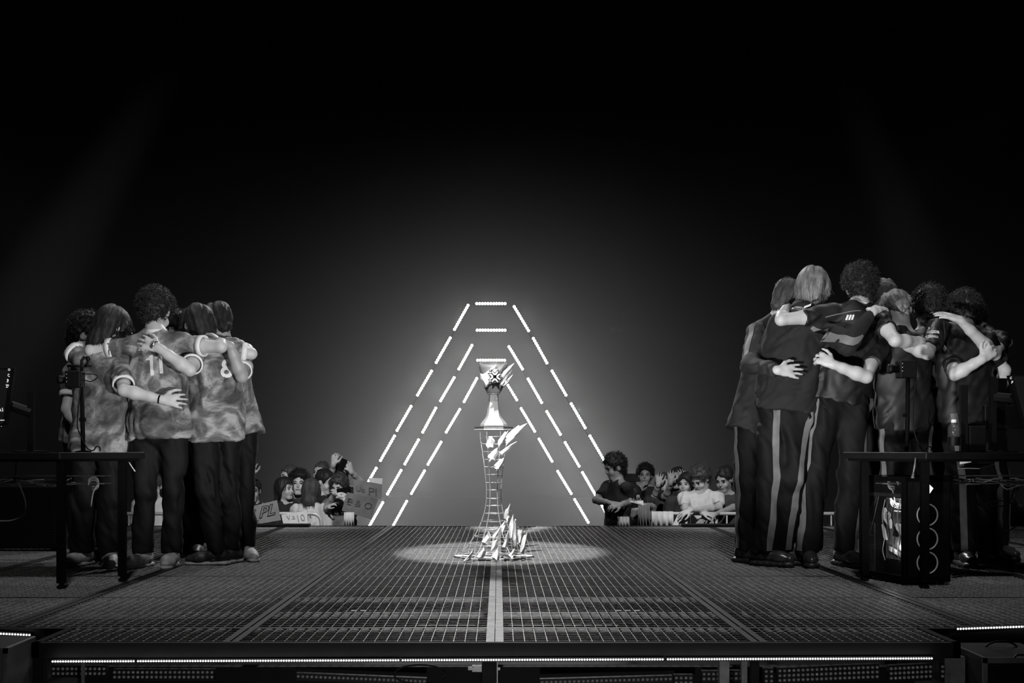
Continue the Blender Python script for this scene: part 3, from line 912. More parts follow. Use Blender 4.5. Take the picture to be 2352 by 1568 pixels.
def hand_field(F, wr, d, nback, s=1.0, curl=0.35, spread=0.16, side=1):
    """wr wrist, d pointing direction, nback normal of the back of the hand, side = +1 puts the thumb towards d x nback"""
    d = nrm(d); n = nrm(np.array(nback) - np.dot(nback, d) * d); t = np.cross(d, n) * side
    wr = np.array(wr, float)
    k0 = wr + d * 0.088 * s
    F.cone(wr - d * 0.01, wr + d * 0.05 * s, 0.026 * s, 0.03 * s, k=0.02, axis=n, fl=0.62)
    F.cone(wr + d * 0.035 * s - t * 0.018 * s, k0 - t * 0.024 * s, 0.02 * s, 0.016 * s, k=0.015, axis=n, fl=0.8)
    F.cone(wr + d * 0.035 * s + t * 0.018 * s, k0 + t * 0.024 * s, 0.022 * s, 0.017 * s, k=0.015, axis=n, fl=0.8)
    for i, (o_, L) in enumerate(((0.036, 0.072), (0.012, 0.082), (-0.012, 0.077), (-0.035, 0.060))):
        b = k0 + t * o_ * s - d * (0.004 if i in (1, 2) else 0.012) * s
        a1 = spread * (o_ / 0.036)
        dd = nrm(d + t * a1)
        p = [b]; ang = 0.0
        for j, fr in enumerate((0.46, 0.31, 0.23)):
            ang += curl * (0.7 + 0.3 * j)
            p.append(p[-1] + (dd * math.cos(ang) - n * math.sin(ang)) * L * fr * s)
        F.path(p, [0.0098 * s, 0.0092 * s, 0.0084 * s, 0.0072 * s], k=0.004)
    b = wr + d * 0.022 * s + t * 0.026 * s
    p = [b, b + (d * 0.55 + t * 0.75 - n * 0.2) * 0.036 * s, b + (d * 1.1 + t * 0.95 - n * 0.45) * 0.036 * s * 1.35, b + (d * 1.75 + t * 1.0 - n * 0.7) * 0.036 * s * 1.35]
    F.path(p, [0.016 * s, 0.0125 * s, 0.0105 * s, 0.0085 * s], k=0.006)


def strands(name, roots, dirs, L, r, m, parent, seg=5, curl=0.0, flow=None, grav=0.0, tw=6.0):
    """many thin three-sided hair tubes as one mesh"""
    N = len(roots)
    t = np.linspace(0, 1, seg + 1)
    pts = np.zeros((N, seg + 1, 3))
    Ls = np.broadcast_to(np.asarray(L, float), (N,)) * RNG.uniform(0.75, 1.15, N)
    side = np.cross(dirs, RNG.normal(size=(N, 3))); side /= np.linalg.norm(side, axis=1)[:, None] + 1e-9
    oth = np.cross(dirs, side)
    ph = RNG.uniform(0, 6.28, N)
    for i, ti in enumerate(t):
        p = roots + dirs * (Ls * ti)[:, None]
        if flow is not None: p = roots + (dirs * (ti - 0.5 * ti * ti) + flow * (0.5 * ti * ti + 0.35 * ti))[:, :] * Ls[:, None]
        p[:, 2] -= grav * Ls * ti * ti
        if curl: p += curl * ((np.cos(ph + tw * ti) - np.cos(ph))[:, None] * side + (np.sin(ph + tw * ti) - np.sin(ph))[:, None] * oth)
        pts[:, i] = p
    tan = np.gradient(pts, axis=1); tan /= np.linalg.norm(tan, axis=2)[..., None] + 1e-9
    u = np.cross(tan, side[:, None, :]); u /= np.linalg.norm(u, axis=2)[..., None] + 1e-9
    v = np.cross(tan, u)
    rad = r * (1 - 0.75 * t)[None, :, None]
    ring = [pts + rad * (math.cos(2.0944 * k) * u + math.sin(2.0944 * k) * v) for k in range(3)]
    V = np.stack(ring, 2).reshape(-1, 3)
    base = (np.arange(N) * (seg + 1) * 3)[:, None, None] + (np.arange(seg) * 3)[None, :, None]
    f = []
    for k in range(3):
        kk_ = (k + 1) % 3
        f.append(np.stack([base[..., 0] + k, base[..., 0] + kk_, base[..., 0] + 3 + kk_, base[..., 0] + 3 + k], -1).reshape(-1, 4))
    Fc = np.concatenate(f)
    me = bpy.data.meshes.new(name)
    me.from_pydata(V.tolist(), [], Fc.tolist())
    me.materials.append(m)
    me.polygons.foreach_set('use_smooth', np.ones(len(me.polygons), bool))
    o = link_mesh(name, me, parent)
    o['kind'] = 'stuff'
    return o


def make_hair(parent, C, R, style, m, s=1.0, n=700, res=0.007):
    C = np.array(C, float)
    w_ = lambda p: C + s * (p[0] * R[0] + p[1] * R[1] + p[2] * R[2])
    F = Field()
    vol = {'curly': 0.020, 'short': 0.009, 'straight': 0.017, 'long': 0.016, 'crop': 0.003, 'bigcurly': 0.03}[style]
    F.ell(w_((0, -0.018, 0.040)), R, np.array([0.080 + vol, 0.100 + vol, 0.094 + vol]) * s, 0.02)
    if style in ('long', 'straight'):
        low = -0.10 if style == 'long' else -0.045
        F.cone(w_((0, -0.055, 0.0)), w_((0, -0.062, low)), 0.085 * s, (0.082 if style == 'long' else 0.07) * s, k=0.03, axis=R[1], fl=0.75)
        if style == 'long':
            for q in (-1, 1):
                F.cone(w_((q * 0.075, 0.01, 0.02)), w_((q * 0.078, 0.02, -0.09)), 0.026 * s, 0.018 * s, k=0.02)
    if style in ('curly', 'bigcurly', 'short'):
        F.cone(w_((0, -0.06, 0.0)), w_((0, -0.066, -0.05)), 0.072 * s, 0.055 * s, k=0.03, axis=R[1], fl=0.7)
    # clear the face
    F.halfspace(w_((0, 0.062, 0.052)), R[1] * 0.86 - R[2] * 0.5, 0.3)
    F.ell(w_((0, 0.085, -0.03)), R, np.array([0.066, 0.09, 0.08]) * s, 0.01, True)
    if style not in ('long',):
        for q in (-1, 1):
            F.ell(w_((q * 0.085, 0.004, -0.018)), R, np.array([0.03, 0.036, 0.042]) * s, 0.006, True)
    fr = 55 if 'curly' in style else 30
    amp = 0.020 if 'curly' in style else 0.006
    ox = RNG.uniform(0, 20)
    def hd(x, y, z):
        if 'curly' in style:
            return amp * vnoise(x * fr + ox, y * fr, z * fr) + 0.5 * amp * vnoise(x * fr * 2.1, y * fr * 2.1 + ox, z * fr * 2.1)
        px, py, pz = x - C[0], y - C[1], z - C[2]
        a = px * R[0][0] + py * R[0][1] + pz * R[0][2]; b = px * R[1][0] + py * R[1][1] + pz * R[1][2] + 0.03; c = px * R[2][0] + py * R[2][1] + pz * R[2][2]
        az = np.arctan2(a, b)
        return 0.017 * vnoise(az * 4.5 + ox, c * 9, 0 * c) + 0.010 * vnoise(az * 13 + ox, c * 14, 0 * c + 3)
    me = F.mesh('hair', res, m, disp=hd, smooth=1)
    ho = link_mesh('hair', me, parent)
    # strands rooted on the cap
    co = np.empty(len(me.vertices) * 3, np.float32); me.vertices.foreach_get('co', co); co = co.reshape(-1, 3)
    no = np.empty(len(me.vertices) * 3, np.float32); me.vertices.foreach_get('normal', no); no = no.reshape(-1, 3)
    if n:
        pick = RNG.integers(0, len(co), n)
        roots, nn = co[pick].astype(float), no[pick].astype(float)
        if 'curly' in style:
            dd = nn + 0.5 * RNG.normal(size=nn.shape); dd /= np.linalg.norm(dd, axis=1)[:, None]
            strands('hair_curls', roots - nn * 0.004, dd, 0.026 * s, 0.0027, m, ho, 7, 0.0075, tw=9.0)
        else:
            crown = w_((0, -0.03, 0.14))
            fl = roots - crown; fl -= (fl * nn).sum(1)[:, None] * nn; fl /= np.linalg.norm(fl, axis=1)[:, None] + 1e-9
            if style in ('straight', 'long'): fl = fl * 0.6 - np.array([0, 0, 0.55]); fl /= np.linalg.norm(fl, axis=1)[:, None]
            L = {'short': 0.022, 'crop': 0.010, 'straight': 0.05, 'long': 0.06}[style] * s
            dd = nn * (0.5 if style == 'short' else 0.34) + fl * 0.9 + (0.25 if style == 'short' else 0.10) * RNG.normal(size=nn.shape); dd /= np.linalg.norm(dd, axis=1)[:, None]
            strands('hair_strands', roots - nn * 0.003, dd, L, 0.0021, m, ho, 4, 0.0, flow=fl * 0.8 - nn * 0.15, grav=0.1)
    return ho


def ribbon(parent, host, name, pts, normals, half, m, off=0.003, lim=9.0):
    """narrow cloth band laid on a host mesh: for each axis point cast from outside along -normal"""
    bvh = host if isinstance(host, BVHTree) else None
    V, f = [], []
    pts = [np.array(p, float) for p in pts]
    for i, (p, n) in enumerate(zip(pts, normals)):
        n = nrm(n); t = nrm(pts[min(i + 1, len(pts) - 1)] - pts[max(i - 1, 0)])
        sd = nrm(np.cross(t, n))
        h = half[i] if hasattr(half, '__len__') else half
        for k in (-1, -0.33, 0.33, 1):
            o_ = p + sd * h * k + n * 0.4
            hit = bvh.ray_cast(Vector(o_), Vector(-n), 0.6)
            q = np.array(hit[0]) + n * off if hit[0] is not None and np.linalg.norm(np.array(hit[0]) - p) < lim else p + sd * h * k + n * 0.083
            V.append(q)
    for i in range(len(pts) - 1):
        for k in range(3):
            a = i * 4 + k
            f.append((a, a + 1, a + 5, a + 4))
    o = MB().add(V, f).build(name, m, parent, True)
    return o


def resample(pts, n):
    pts = np.array(pts, float); d = np.r_[0, np.cumsum(np.linalg.norm(np.diff(pts, axis=0), axis=1))]
    t = np.linspace(0, d[-1], n)
    return np.stack([np.interp(t, d, pts[:, i]) for i in range(3)], 1)


def bvh_of(o):
    me = o.data
    return BVHTree.FromPolygons([v.co[:] for v in me.vertices], [p.vertices[:] for p in me.polygons])


def decal_text(parent, bvh, text, c, u, v, n, h, m, name, off=0.003, wide=1.0, bold=0.0):
    """printed lettering laid on a cloth surface: built flat, then dropped onto it along -n"""
    cu = bpy.data.curves.new('txt', 'FONT'); cu.body = text; cu.size = 1.0; cu.align_x = 'CENTER'; cu.align_y = 'CENTER'; cu.resolution_u = 3; cu.offset = bold
    tmp = bpy.data.objects.new('txt', cu); COL.objects.link(tmp)
    dg = bpy.context.evaluated_depsgraph_get()
    me = bpy.data.meshes.new_from_object(tmp.evaluated_get(dg))
    bpy.data.objects.remove(tmp)
    bm = bmesh.new(); bm.from_mesh(me)
    bmesh.ops.triangulate(bm, faces=bm.faces[:])
    for _ in range(2):
        long_ = [e for e in bm.edges if e.calc_length() > 0.16]
        if long_: bmesh.ops.subdivide_edges(bm, edges=long_, cuts=1)
        bmesh.ops.triangulate(bm, faces=bm.faces[:])
    c, u, v, n = np.array(c, float), nrm(u), nrm(v), nrm(n)
    for vt in bm.verts:
        p = c + u * vt.co.x * h * wide + v * vt.co.y * h
        if bvh is None: vt.co = Vector(p); continue
        hit = bvh.ray_cast(Vector(p + n * 0.4), Vector(-n), 0.8)
        vt.co = Vector(np.array(hit[0]) + n * off) if hit[0] is not None else Vector(p)
    bm.to_mesh(me); bm.free()
    me.materials.clear(); me.materials.append(m)
    return link_mesh(name, me, parent)


def decal_poly(parent, bvh, polys, n, m, name, off=0.003, cell=0.012):
    """print shapes given as world-space outlines lying in a plane facing n, dropped onto the cloth"""
    bm = bmesh.new(); n = nrm(n)
    for poly in polys:
        vs_ = [bm.verts.new(tuple(q)) for q in poly]
        bm.faces.new(vs_)
    bmesh.ops.triangulate(bm, faces=bm.faces[:])
    for _ in range(3):
        long_ = [e for e in bm.edges if e.calc_length() > cell * 1.5]
        if not long_: break
        bmesh.ops.subdivide_edges(bm, edges=long_, cuts=1); bmesh.ops.triangulate(bm, faces=bm.faces[:])
    for vt in bm.verts:
        hit = bvh.ray_cast(vt.co + Vector(n) * 0.4, Vector(-n), 0.8)
        if hit[0] is not None: vt.co = hit[0] + Vector(n) * off
    me = bpy.data.meshes.new(name); bm.to_mesh(me); bm.free(); me.materials.append(m)
    return link_mesh(name, me, parent)


def band(parent, name, a, b, r, m, wdt=0.02, th=0.004, n=20, fl=1.0, ax=None):
    """ring around the limb from a to b, at b"""
    d = nrm(np.array(b) - np.array(a)); u = nrm(np.cross(d, (0.3, 0.2, 0.9))); v = np.cross(d, u)
    o = MB().lathe([(r, -wdt / 2), (r + th, -wdt / 2), (r + th, wdt / 2), (r, wdt / 2), (r, -wdt / 2)], b, n, axis=(u, v, d), caps=False).build(name, m, parent, True)
    return o


def shoe(parent, ankle, toe, m, msole, L=0.28, chunky=False, base=0.0):
    """ankle (x, y), toe direction; stands on z = base"""
    d = nrm((toe[0], toe[1], 0)); r = np.array([d[1], -d[0], 0])
    a = np.array([ankle[0], ankle[1], base])
    F = Field()
    h = 0.012 if not chunky else 0.03
    w_ = lambda x, y, z: a + d * x + r * y + np.array([0, 0, z])
    up = np.array([0, 0, 1.0])
    F.cone(w_(-0.045, 0, h + 0.045), w_(0.02, 0, h + 0.05), 0.04, 0.042, k=0.03)
    F.cone(w_(0.02, 0, h + 0.045), w_(0.12, 0.004, h + 0.028), 0.045, 0.04, k=0.03)
    F.cone(w_(0.11, 0.004, h + 0.026), w_(L - 0.105, 0.004, h + 0.02), 0.044, 0.032, k=0.03)
    F.cone(w_(-0.02, 0, h + 0.05), w_(-0.015, 0, h + 0.105), 0.042, 0.04, k=0.03, flat1=up)
    if chunky:
        for i in range(5):
            x = -0.05 + i * 0.045
            for q in (-1, 1):
                F.cone(w_(x, q * 0.036, h + 0.02), w_(x + 0.02, q * 0.03, h + 0.07 - 0.01 * i), 0.013, 0.008, k=0.01)
    ox = RNG.uniform(0, 9)
    up_ = link_mesh('shoe', F.mesh('shoe', 0.008, m, disp=lambda x, y, z: 0.006 * vnoise(x * 50 + ox, y * 50, z * 50), zmin=base + h), parent)
    Sf = Field()
    Sf.cone(w_(-0.055, 0, h * 0.5), w_(0.03, 0, h * 0.5), 0.044, 0.04, k=0.02, axis=up, fl=0.75)
    Sf.cone(w_(0.03, 0, h * 0.5), w_(L - 0.11, 0.004, h * 0.6), 0.046, 0.04, k=0.02, axis=up, fl=0.75)
    if chunky:
        for i in range(6):
            for q in (-1, 1):
                Sf.cone(w_(-0.08 + i * 0.045, q * 0.03, 0.018), w_(-0.06 + i * 0.045, q * 0.034, 0.018), 0.018, k=0.006)
    link_mesh('sole', Sf.mesh('sole', 0.008, msole, zmin=base, disp=lambda x, y, z: np.where(z > base + h * 1.6 + 0.012, 0.03, 0) + 0 * x), up_)
    return up_


def laces(parent): pass


def person(name, label, group, J, head, hair, shirt, trousers, shoes, skin=None, res=0.0075, face=True, long_sleeve=False, cuff=None, sleeve_cut=0.72, base=0.0, headscale=1.1, girth=1.0,
           hem=0.06, wr=1.0, hn=700, body_only=False, hands=True, collar=None, sole=None, chunky=False, zcut=None, leg=1.0):
    """J: dict of 3-D joints: neck, sl, sr, el, er, wl, wr, hl(dir), hr(dir), nl, nr (back-of-hand normals), pelvis, kl, kr, al, ar, tl, tr (toe directions)
       l / r are picture-left and picture-right. head = (centre, forward, up)."""
    skin = skin or M_SKIN
    hc, hf, hu = head
    R = frame(hf, hu)
    J = {k: np.array(v, float) for k, v in J.items() if v is not None}
    pel = J['pelvis']
    root = empty(name, (float((J['al'][0] + J['ar'][0]) / 2), float((J['al'][1] + J['ar'][1]) / 2), base))
    tag(root, label, 'person', group)
    sh = J['sr'] - J['sl']
    mid = (J['sl'] + J['sr']) / 2
    spine = nrm(mid - pel)
    fwd = nrm(np.cross(spine, sh))                 # flattening axis of the torso
    hipw = nrm(np.cross(fwd, spine)) * 0.085
    if np.dot(hipw, J['kr'] - J['kl']) < 0 and np.linalg.norm(J['kr'] - J['kl']) > 0.05: hipw = -hipw
    hl, hr = pel - hipw, pel + hipw
    chest = pel * 0.35 + mid * 0.65
    # ---- continuous body
    F = Field()
    head_field(F, hc, R, headscale, face)
    nb = J['neck']
    F.cone(np.array(hc) - R[2] * 0.06 * headscale - R[1] * 0.018, nb, 0.055 * headscale, 0.06, k=0.03)
    F.cone(nb, chest, 0.07, 0.12, k=0.03, axis=fwd, fl=0.7)
    F.cone(chest, pel, 0.12, 0.12, k=0.03, axis=fwd, fl=0.7)
    for s_, e_, w_, hd, nn, side in (('sl', 'el', 'wl', 'hl', 'nl', 1), ('sr', 'er', 'wr', 'hr', 'nr', -1)):
        if e_ not in J: continue
        F.cone(nb, J[s_], 0.055, 0.05, k=0.03)
        se, ew = J[e_] - J[s_], J[w_] - J[e_]
        F.path([J[s_], J[s_] + se * 0.55, J[e_]], [0.047 * wr, 0.047 * wr, 0.037 * wr], k=0.02)
        F.path([J[e_], J[e_] + ew * 0.28, J[e_] + ew * 0.7, J[w_]], [0.037 * wr, 0.0425 * wr, 0.032 * wr, 0.0265 * wr], k=0.02)
        if hands and hd in J:
            hand_field(F, J[w_], J[hd], J.get(nn, np.array([0, -1.0, 0.2])), 1.0, side=side * (1 if float(J.get('th' + s_[1], 1)) > 0 else -1), curl=float(J.get('c' + s_[1], 0.3)))
    for h_, k_, a_ in ((hl, 'kl', 'al'), (hr, 'kr', 'ar')):
        F.cone(h_, J[k_], 0.075, 0.05, k=0.02); F.cone(J[k_], J[a_], 0.05, 0.036, k=0.02)
    for a_, t_ in (('al', 'tl'), ('ar', 'tr')):
        td = nrm((J[t_][0], J[t_][1], 0)); F.cone(J[a_] - np.array([0, 0, 0.04]), J[a_] + td * 0.12 - np.array([0, 0, 0.055]), 0.03, 0.024, k=0.02)
    body = link_mesh('body', F.mesh('body', res, skin, zmin=zcut), root)
    # ---- eyes, brows and lips
    if face:
        hs = headscale; hw_ = lambda x, y, z: np.array(hc) + hs * (x * R[0] + y * R[1] + z * R[2])
        for q in (-1, 1):
            e = MB(); e.ball((0, 0, 0), 1.0, 10, 6)
            e.v = [tuple(hw_(q * 0.032 + 0.0135 * v[0], 0.0835 + 0.007 * v[1], 0.010 + 0.0052 * v[2])) for v in e.v]
            e.build('eye', M_EYE, root, True)
            MB().tube([hw_(q * 0.016, 0.0935, 0.029), hw_(q * 0.032, 0.0925, 0.034), hw_(q * 0.048, 0.082, 0.030)], 0.0034 * hs, 5).build('eyebrow', M_HAIRK, root, True)
        MB().tube([hw_(-0.022, 0.089, -0.057), hw_(-0.008, 0.0955, -0.0555), hw_(0.008, 0.0955, -0.0555), hw_(0.022, 0.089, -0.057)], 0.0042 * hs, 6).build('lips', M_LIP, root, True)
    # ---- hair
    if hair:
        make_hair(root, hc, R, hair[0], hair[1], headscale, hn, 0.008 if res < 0.009 else 0.011)
    if body_only: return root, None, None
    # ---- shirt
    g = girth
    T = Field()
    hemp = pel - spine * hem
    up = np.array([0, 0, 1.0])
    T.cone(hemp, chest, 0.205 * g, 0.184 * g, k=0.03, axis=fwd, fl=0.70, flat0=-spine)
    T.cone(chest, mid - spine * 0.055, 0.182 * g, 0.150 * g, k=0.04, axis=fwd, fl=0.68)
    T.cone(nb + spine * 0.012, mid - spine * 0.05, 0.062, 0.11, k=0.03, axis=fwd, fl=0.85)
    ends = {}
    for s_, e_, w_ in (('sl', 'el', 'wl'), ('sr', 'er', 'wr')):
        T.cone(nb - spine * 0.015, J[s_], 0.058, 0.066 * g, k=0.035)
        if e_ not in J: continue
        se = J[e_] - J[s_]
        if long_sleeve:
            T.cone(J[s_], J[e_], 0.074 * g, 0.064, k=0.03)
            cut = J[e_] + (J[w_] - J[e_]) * 0.93
            T.cone(J[e_], cut, 0.064, 0.046, k=0.03, flat1=J[w_] - J[e_])
            ends[s_] = (J[e_], cut, 0.044)
        else:
            cut = J[s_] + se * sleeve_cut
            T.cone(J[s_], cut, 0.072 * g, 0.066 * g, k=0.025, flat1=se)
            ends[s_] = (J[s_], cut, 0.066 * g)
    # neck opening
    ox = RNG.uniform(0, 30)
    sv = nrm(np.cross(spine, fwd))

    def folds(x, y, z):
        a = (x * spine[0] + y * spine[1] + z * spine[2]); b = x * sv[0] + y * sv[1] + z * sv[2]; c = x * fwd[0] + y * fwd[1] + z * fwd[2]
        w1 = vnoise(a * 5 + ox, b * 14 + 2 * vnoise(a * 7, b * 7, c * 7), c * 10)
        w2 = vnoise(a * 16 + 1.5 * b * 10, b * 7 + ox, c * 12)
        return 0.022 * (0.42 - np.abs(w1) * 2) + 0.015 * (0.3 - np.abs(w2) * 2)
    sme = T.mesh('shirt', 0.009 if res < 0.009 else 0.012, shirt, disp=folds, zmin=zcut)
    so = link_mesh('jacket' if long_sleeve else 'jersey', sme, root)
    if cuff:
        for s_, (a, b, r) in ends.items():
            band(so, 'cuff', a, b + nrm(b - a) * 0.006, r - 0.006, cuff, 0.034, 0.010)
    if collar:
        band(so, 'collar', nb - spine * 0.05, nb + spine * 0.022, 0.061, collar, 0.034, 0.007)
    # ---- trousers
    if trousers:
        Q = Field()
        Q.cone(hl - (0, 0, 0.02), hr - (0, 0, 0.03), 0.09 * g, k=0.04, axis=fwd, fl=0.9)
        Q.cone(pel - spine * 0.02, pel + spine * 0.06, 0.150 * g, 0.145 * g, k=0.03, axis=fwd, fl=0.7, flat1=spine)
        for h_, k_, a_ in ((hl, 'kl', 'al'), (hr, 'kr', 'ar')):
            Q.cone(h_ - (0, 0, 0.03), J[k_], 0.098 * g, 0.084 * leg, k=0.05 * leg ** 3)
            bot = J[a_] + (0, 0, -0.005)
            Q.cone(J[k_], bot, 0.084 * leg, 0.078 * leg, k=0.05 * leg ** 3, flat1=(0, 0, -1))
        oy = RNG.uniform(0, 30)
        Q_d = lambda x, y, z: 0.03 * (0.3 - 2 * np.abs(vnoise(x * 11 + oy + 2 * z, y * 9, z * 3 + x * 5))) + 0.016 * (0.3 - 2 * np.abs(vnoise(x * 8, y * 8 + oy, z * 14 + x * 14)))
        to = link_mesh('trousers', Q.mesh('trousers', 0.011 if res < 0.009 else 0.015, trousers, disp=Q_d, zmin=zcut), root)
    else: to = None
    if shoes:
        for a_, t_ in (('al', 'tl'), ('ar', 'tr')):
            shoe(root, J[a_], J[t_], shoes, sole or M_SOLE, chunky=chunky, base=base)
    relocate(root)
    return root, so, to


def fix(root): relocate(root)
# ------------------------------------------------------------------ huddle on the left of the stage
def legs(pl, pr, Yl, Yr, base=0.0, kl=None, kr=None):
    """ankle pixel x and the distance of each foot; returns ankles standing on the deck"""
    return np.array([X(pl, Yl), Yl, base + 0.095]), np.array([X(pr, Yr), Yr, base + 0.095])


GL = 'players huddled in printed jerseys'
AW, SIDE = (0, 1, -0.25), (0, 0.25, 1)
# --- player 11, tall with curly hair
al, ar = legs(330, 394, 7.5, 7.5)
r11, j11, t11 = person('person', 'person with curly dark hair in the number 11 jersey, arms over both neighbours', GL, dict(
    neck=P(358, 770, 7.47), sl=P(303, 795, 7.44), sr=P(415, 792, 7.44), el=P(209, 805, 7.42), wl=P(216, 783, 7.68), hl=(0.5, 0.8, -0.3), nl=(0, 0.2, 1),
    er=P(508, 796, 7.35), wr=P(508, 784, 7.62), hr=(-0.4, 0.9, -0.2), nr=(0, 0.2, 1), pelvis=P(366, 978, 7.46), kl=P(333, 1125, 7.42), kr=P(397, 1122, 7.42), al=al, ar=ar, tl=(-0.25, -1), tr=(0.1, -1)),
    (P(358, 718, 7.56), (0.1, 1, -0.45), (0, 0.35, 1)), ('curly', M_HAIRK), M_JERSEY, M_TROUSER, M_SHOEW, cuff=M_WHITE, sleeve_cut=0.52, collar=M_WHITE, hn=1500, hem=0.085, leg=0.86)
bv = bvh_of(j11)
n = (0, -1, 0)
one = lambda dx, dy: [P(280 + x / 11.2 + dx, 760 + y / 11.2 + dy, 7.3) for x, y in ((580, 700), (640, 672), (690, 612), (748, 605), (805, 1130), (722, 1145), (680, 742), (585, 745))]
for dx, dy in ((0, 0), (20.5, -5)):
    decal_poly(j11, bv, [one(dx, dy)], n, M_PRINT, 'jersey_numeral')
decal_text(j11, bv, 'SUMMER', P(345, 800, 7.3), (1, 0, -0.05), (0, 0, 1), n, 0.048, M_PRINT, 'jersey_name', wide=1.05, bold=0.015)
# --- long haired player with glasses
al, ar = legs(192, 250, 7.6, 7.55)
rb, jb, tb = person('person', 'person with long black bob hair and glasses, hand on the waist of number 11', GL, dict(
    neck=P(252, 803, 7.5), sl=P(192, 832, 7.46), sr=P(283, 838, 7.44), el=P(166, 806, 7.52), wl=P(190, 792, 7.75), hl=(0.5, 0.7, 0.1), nl=(0, 0.2, 1),
    er=P(284, 896, 7.20), wr=P(372, 918, 7.22), hr=(1, 0.12, -0.06), nr=(0.15, -1, 0.1), pelvis=P(228, 1000, 7.48), kl=P(196, 1140, 7.5), kr=P(254, 1140, 7.45), al=al, ar=ar, tl=(-0.3, -1), tr=(0.5, -1)),
    (P(260, 757, 7.56), (0.75, 0.75, -0.45), (0.1, 0.3, 1)), ('long', M_HAIRK), M_JERSEY, M_TROUSER, M_SHOEW, cuff=M_WHITE, sleeve_cut=0.74, hn=1400, hem=0.12, leg=0.95)
band(rb, 'bracelet', P(340, 912, 7.22), P(367, 917, 7.22), 0.027, M_INK, 0.01, 0.004)
gl_ = MB()
hc = P(260, 757, 7.56); R = frame((0.75, 0.75, -0.45), (0.1, 0.3, 1))
for q in (-1, 1):
    c = hc + q * 0.033 * R[0] + 0.108 * R[1] + 0.008 * R[2]
    gl_.tube([c + 0.022 * (math.cos(a) * R[0] + 0.8 * math.sin(a) * R[2]) for a in np.linspace(0, 6.283, 17)], 0.0018, 5, False)
    gl_.tube([c + q * 0.022 * R[0], c + q * 0.05 * R[0] - 0.01 * R[1], c + q * 0.052 * R[0] - 0.11 * R[1]], 0.0022, 5)
gl_.build('glasses', M_SILVER, rb)
fix(rb)
# --- curly player behind the long haired one
al, ar = legs(185, 225, 7.95, 8.0)
ra, ja, ta = person('person', 'person with dark curls standing behind the long-haired player, arm hanging with a watch', GL, dict(
    neck=P(205, 812, 7.92), sl=P(172, 850, 7.82), sr=P(258, 832, 8.0), el=P(154, 940, 7.72), wl=P(190, 990, 7.62), hl=(0.8, -0.1, -0.5), nl=(-0.6, -0.6, 0),
    er=P(290, 850, 8.25), wr=P(350, 850, 8.2), hr=(1, 0, 0), nr=(0, 0, 1), pelvis=P(205, 985, 7.95), kl=P(188, 1130, 7.9), kr=P(228, 1130, 7.95), al=al, ar=ar, tl=(0.6, -0.6), tr=(0.9, -0.2)),
    (P(200, 772, 7.85), (0.8, 0.2, -0.5), (0.3, 0, 1)), ('curly', M_HAIRK), M_JERSEY, M_TROUSER, M_SHOEW, cuff=M_WHITE, sleeve_cut=0.62, hem=0.1)
band(ra, 'watch', P(160, 955, 7.70), P(170, 964, 7.69), 0.036, M_SILVER, 0.014, 0.005)
fix(ra)
# --- player 8
al = np.array([X(497, 7.62), 7.62, 0.095]); ar = np.array([X(533, 7.75), 7.75, 0.095])
r8, j8, t8 = person('person', 'person with straight black hair in the number 8 jersey, wristwatch hand on a neighbour', GL, dict(
    neck=P(482, 790, 7.62), sl=P(448, 820, 7.52), sr=P(535, 806, 7.62), el=P(436, 850, 7.23), wl=P(364, 799, 7.20), hl=(-0.92, 0.04, 0.34), nl=(0.05, -1, 0.25),
    er=P(577, 812, 7.66), wr=P(540, 783, 7.86), hr=(-0.6, 0.3, 0.1), nr=(0, 0.2, 1), pelvis=P(496, 978, 7.62), kl=P(474, 1128, 7.5), kr=P(525, 1122, 7.65), al=al, ar=ar, tl=(-1, -0.12), tr=(-0.5, -0.9)),
    (P(452, 753, 7.70), (-0.75, 0.65, -0.5), (-0.2, 0.3, 1)), ('straight', M_HAIRK), M_JERSEY, M_TROUSER, M_SHOEK, cuff=M_WHITE, sleeve_cut=0.52, hn=1500, hem=0.1, leg=0.8)
bv8 = bvh_of(j8)
decal_text(j8, bv8, '8', P(521, 848, 7.5), (1, 0, -0.1), (0.05, 0, 1), n, 0.17, M_PRINT, 'jersey_number', bold=0.02, wide=0.9)
band(r8, 'watch', P(375, 807, 7.2), P(354, 792, 7.2), 0.029, M_SILVER, 0.016, 0.006)
fix(r8)
# --- player behind number 8
al, ar = legs(542, 566, 8.0, 7.95)
rf, jf, tf = person('person', 'person with short black hair behind number 8, shade-darkened forearm bent across him', GL, dict(
    neck=P(515, 792, 7.98), sl=P(470, 815, 8.1), sr=P(556, 820, 7.85), el=P(440, 850, 8.3), wl=P(400, 850, 8.2), hl=(-1, 0, 0), nl=(0, 0, 1),
    er=P(555, 866, 7.50), wr=P(527, 792, 7.40), hr=(-0.85, 0.12, 0.22), nr=(0.1, -0.5, 0.9), pelvis=P(545, 975, 7.95), kl=P(540, 1120, 7.95), kr=P(562, 1120, 7.9), al=al, ar=ar, tl=(-0.8, -0.5), tr=(0.5, -0.8)),
    (P(500, 745, 7.92), (-0.5, 0.6, -0.5), (-0.1, 0.2, 1)), ('short', M_HAIRK), M_JERSEY, M_TROUSER, M_SHOEW, skin=M_SKIN2, cuff=M_WHITE, sleeve_cut=0.66, hem=0.1, leg=0.85)  # darker skin puts the shadow on his forearm into the colour
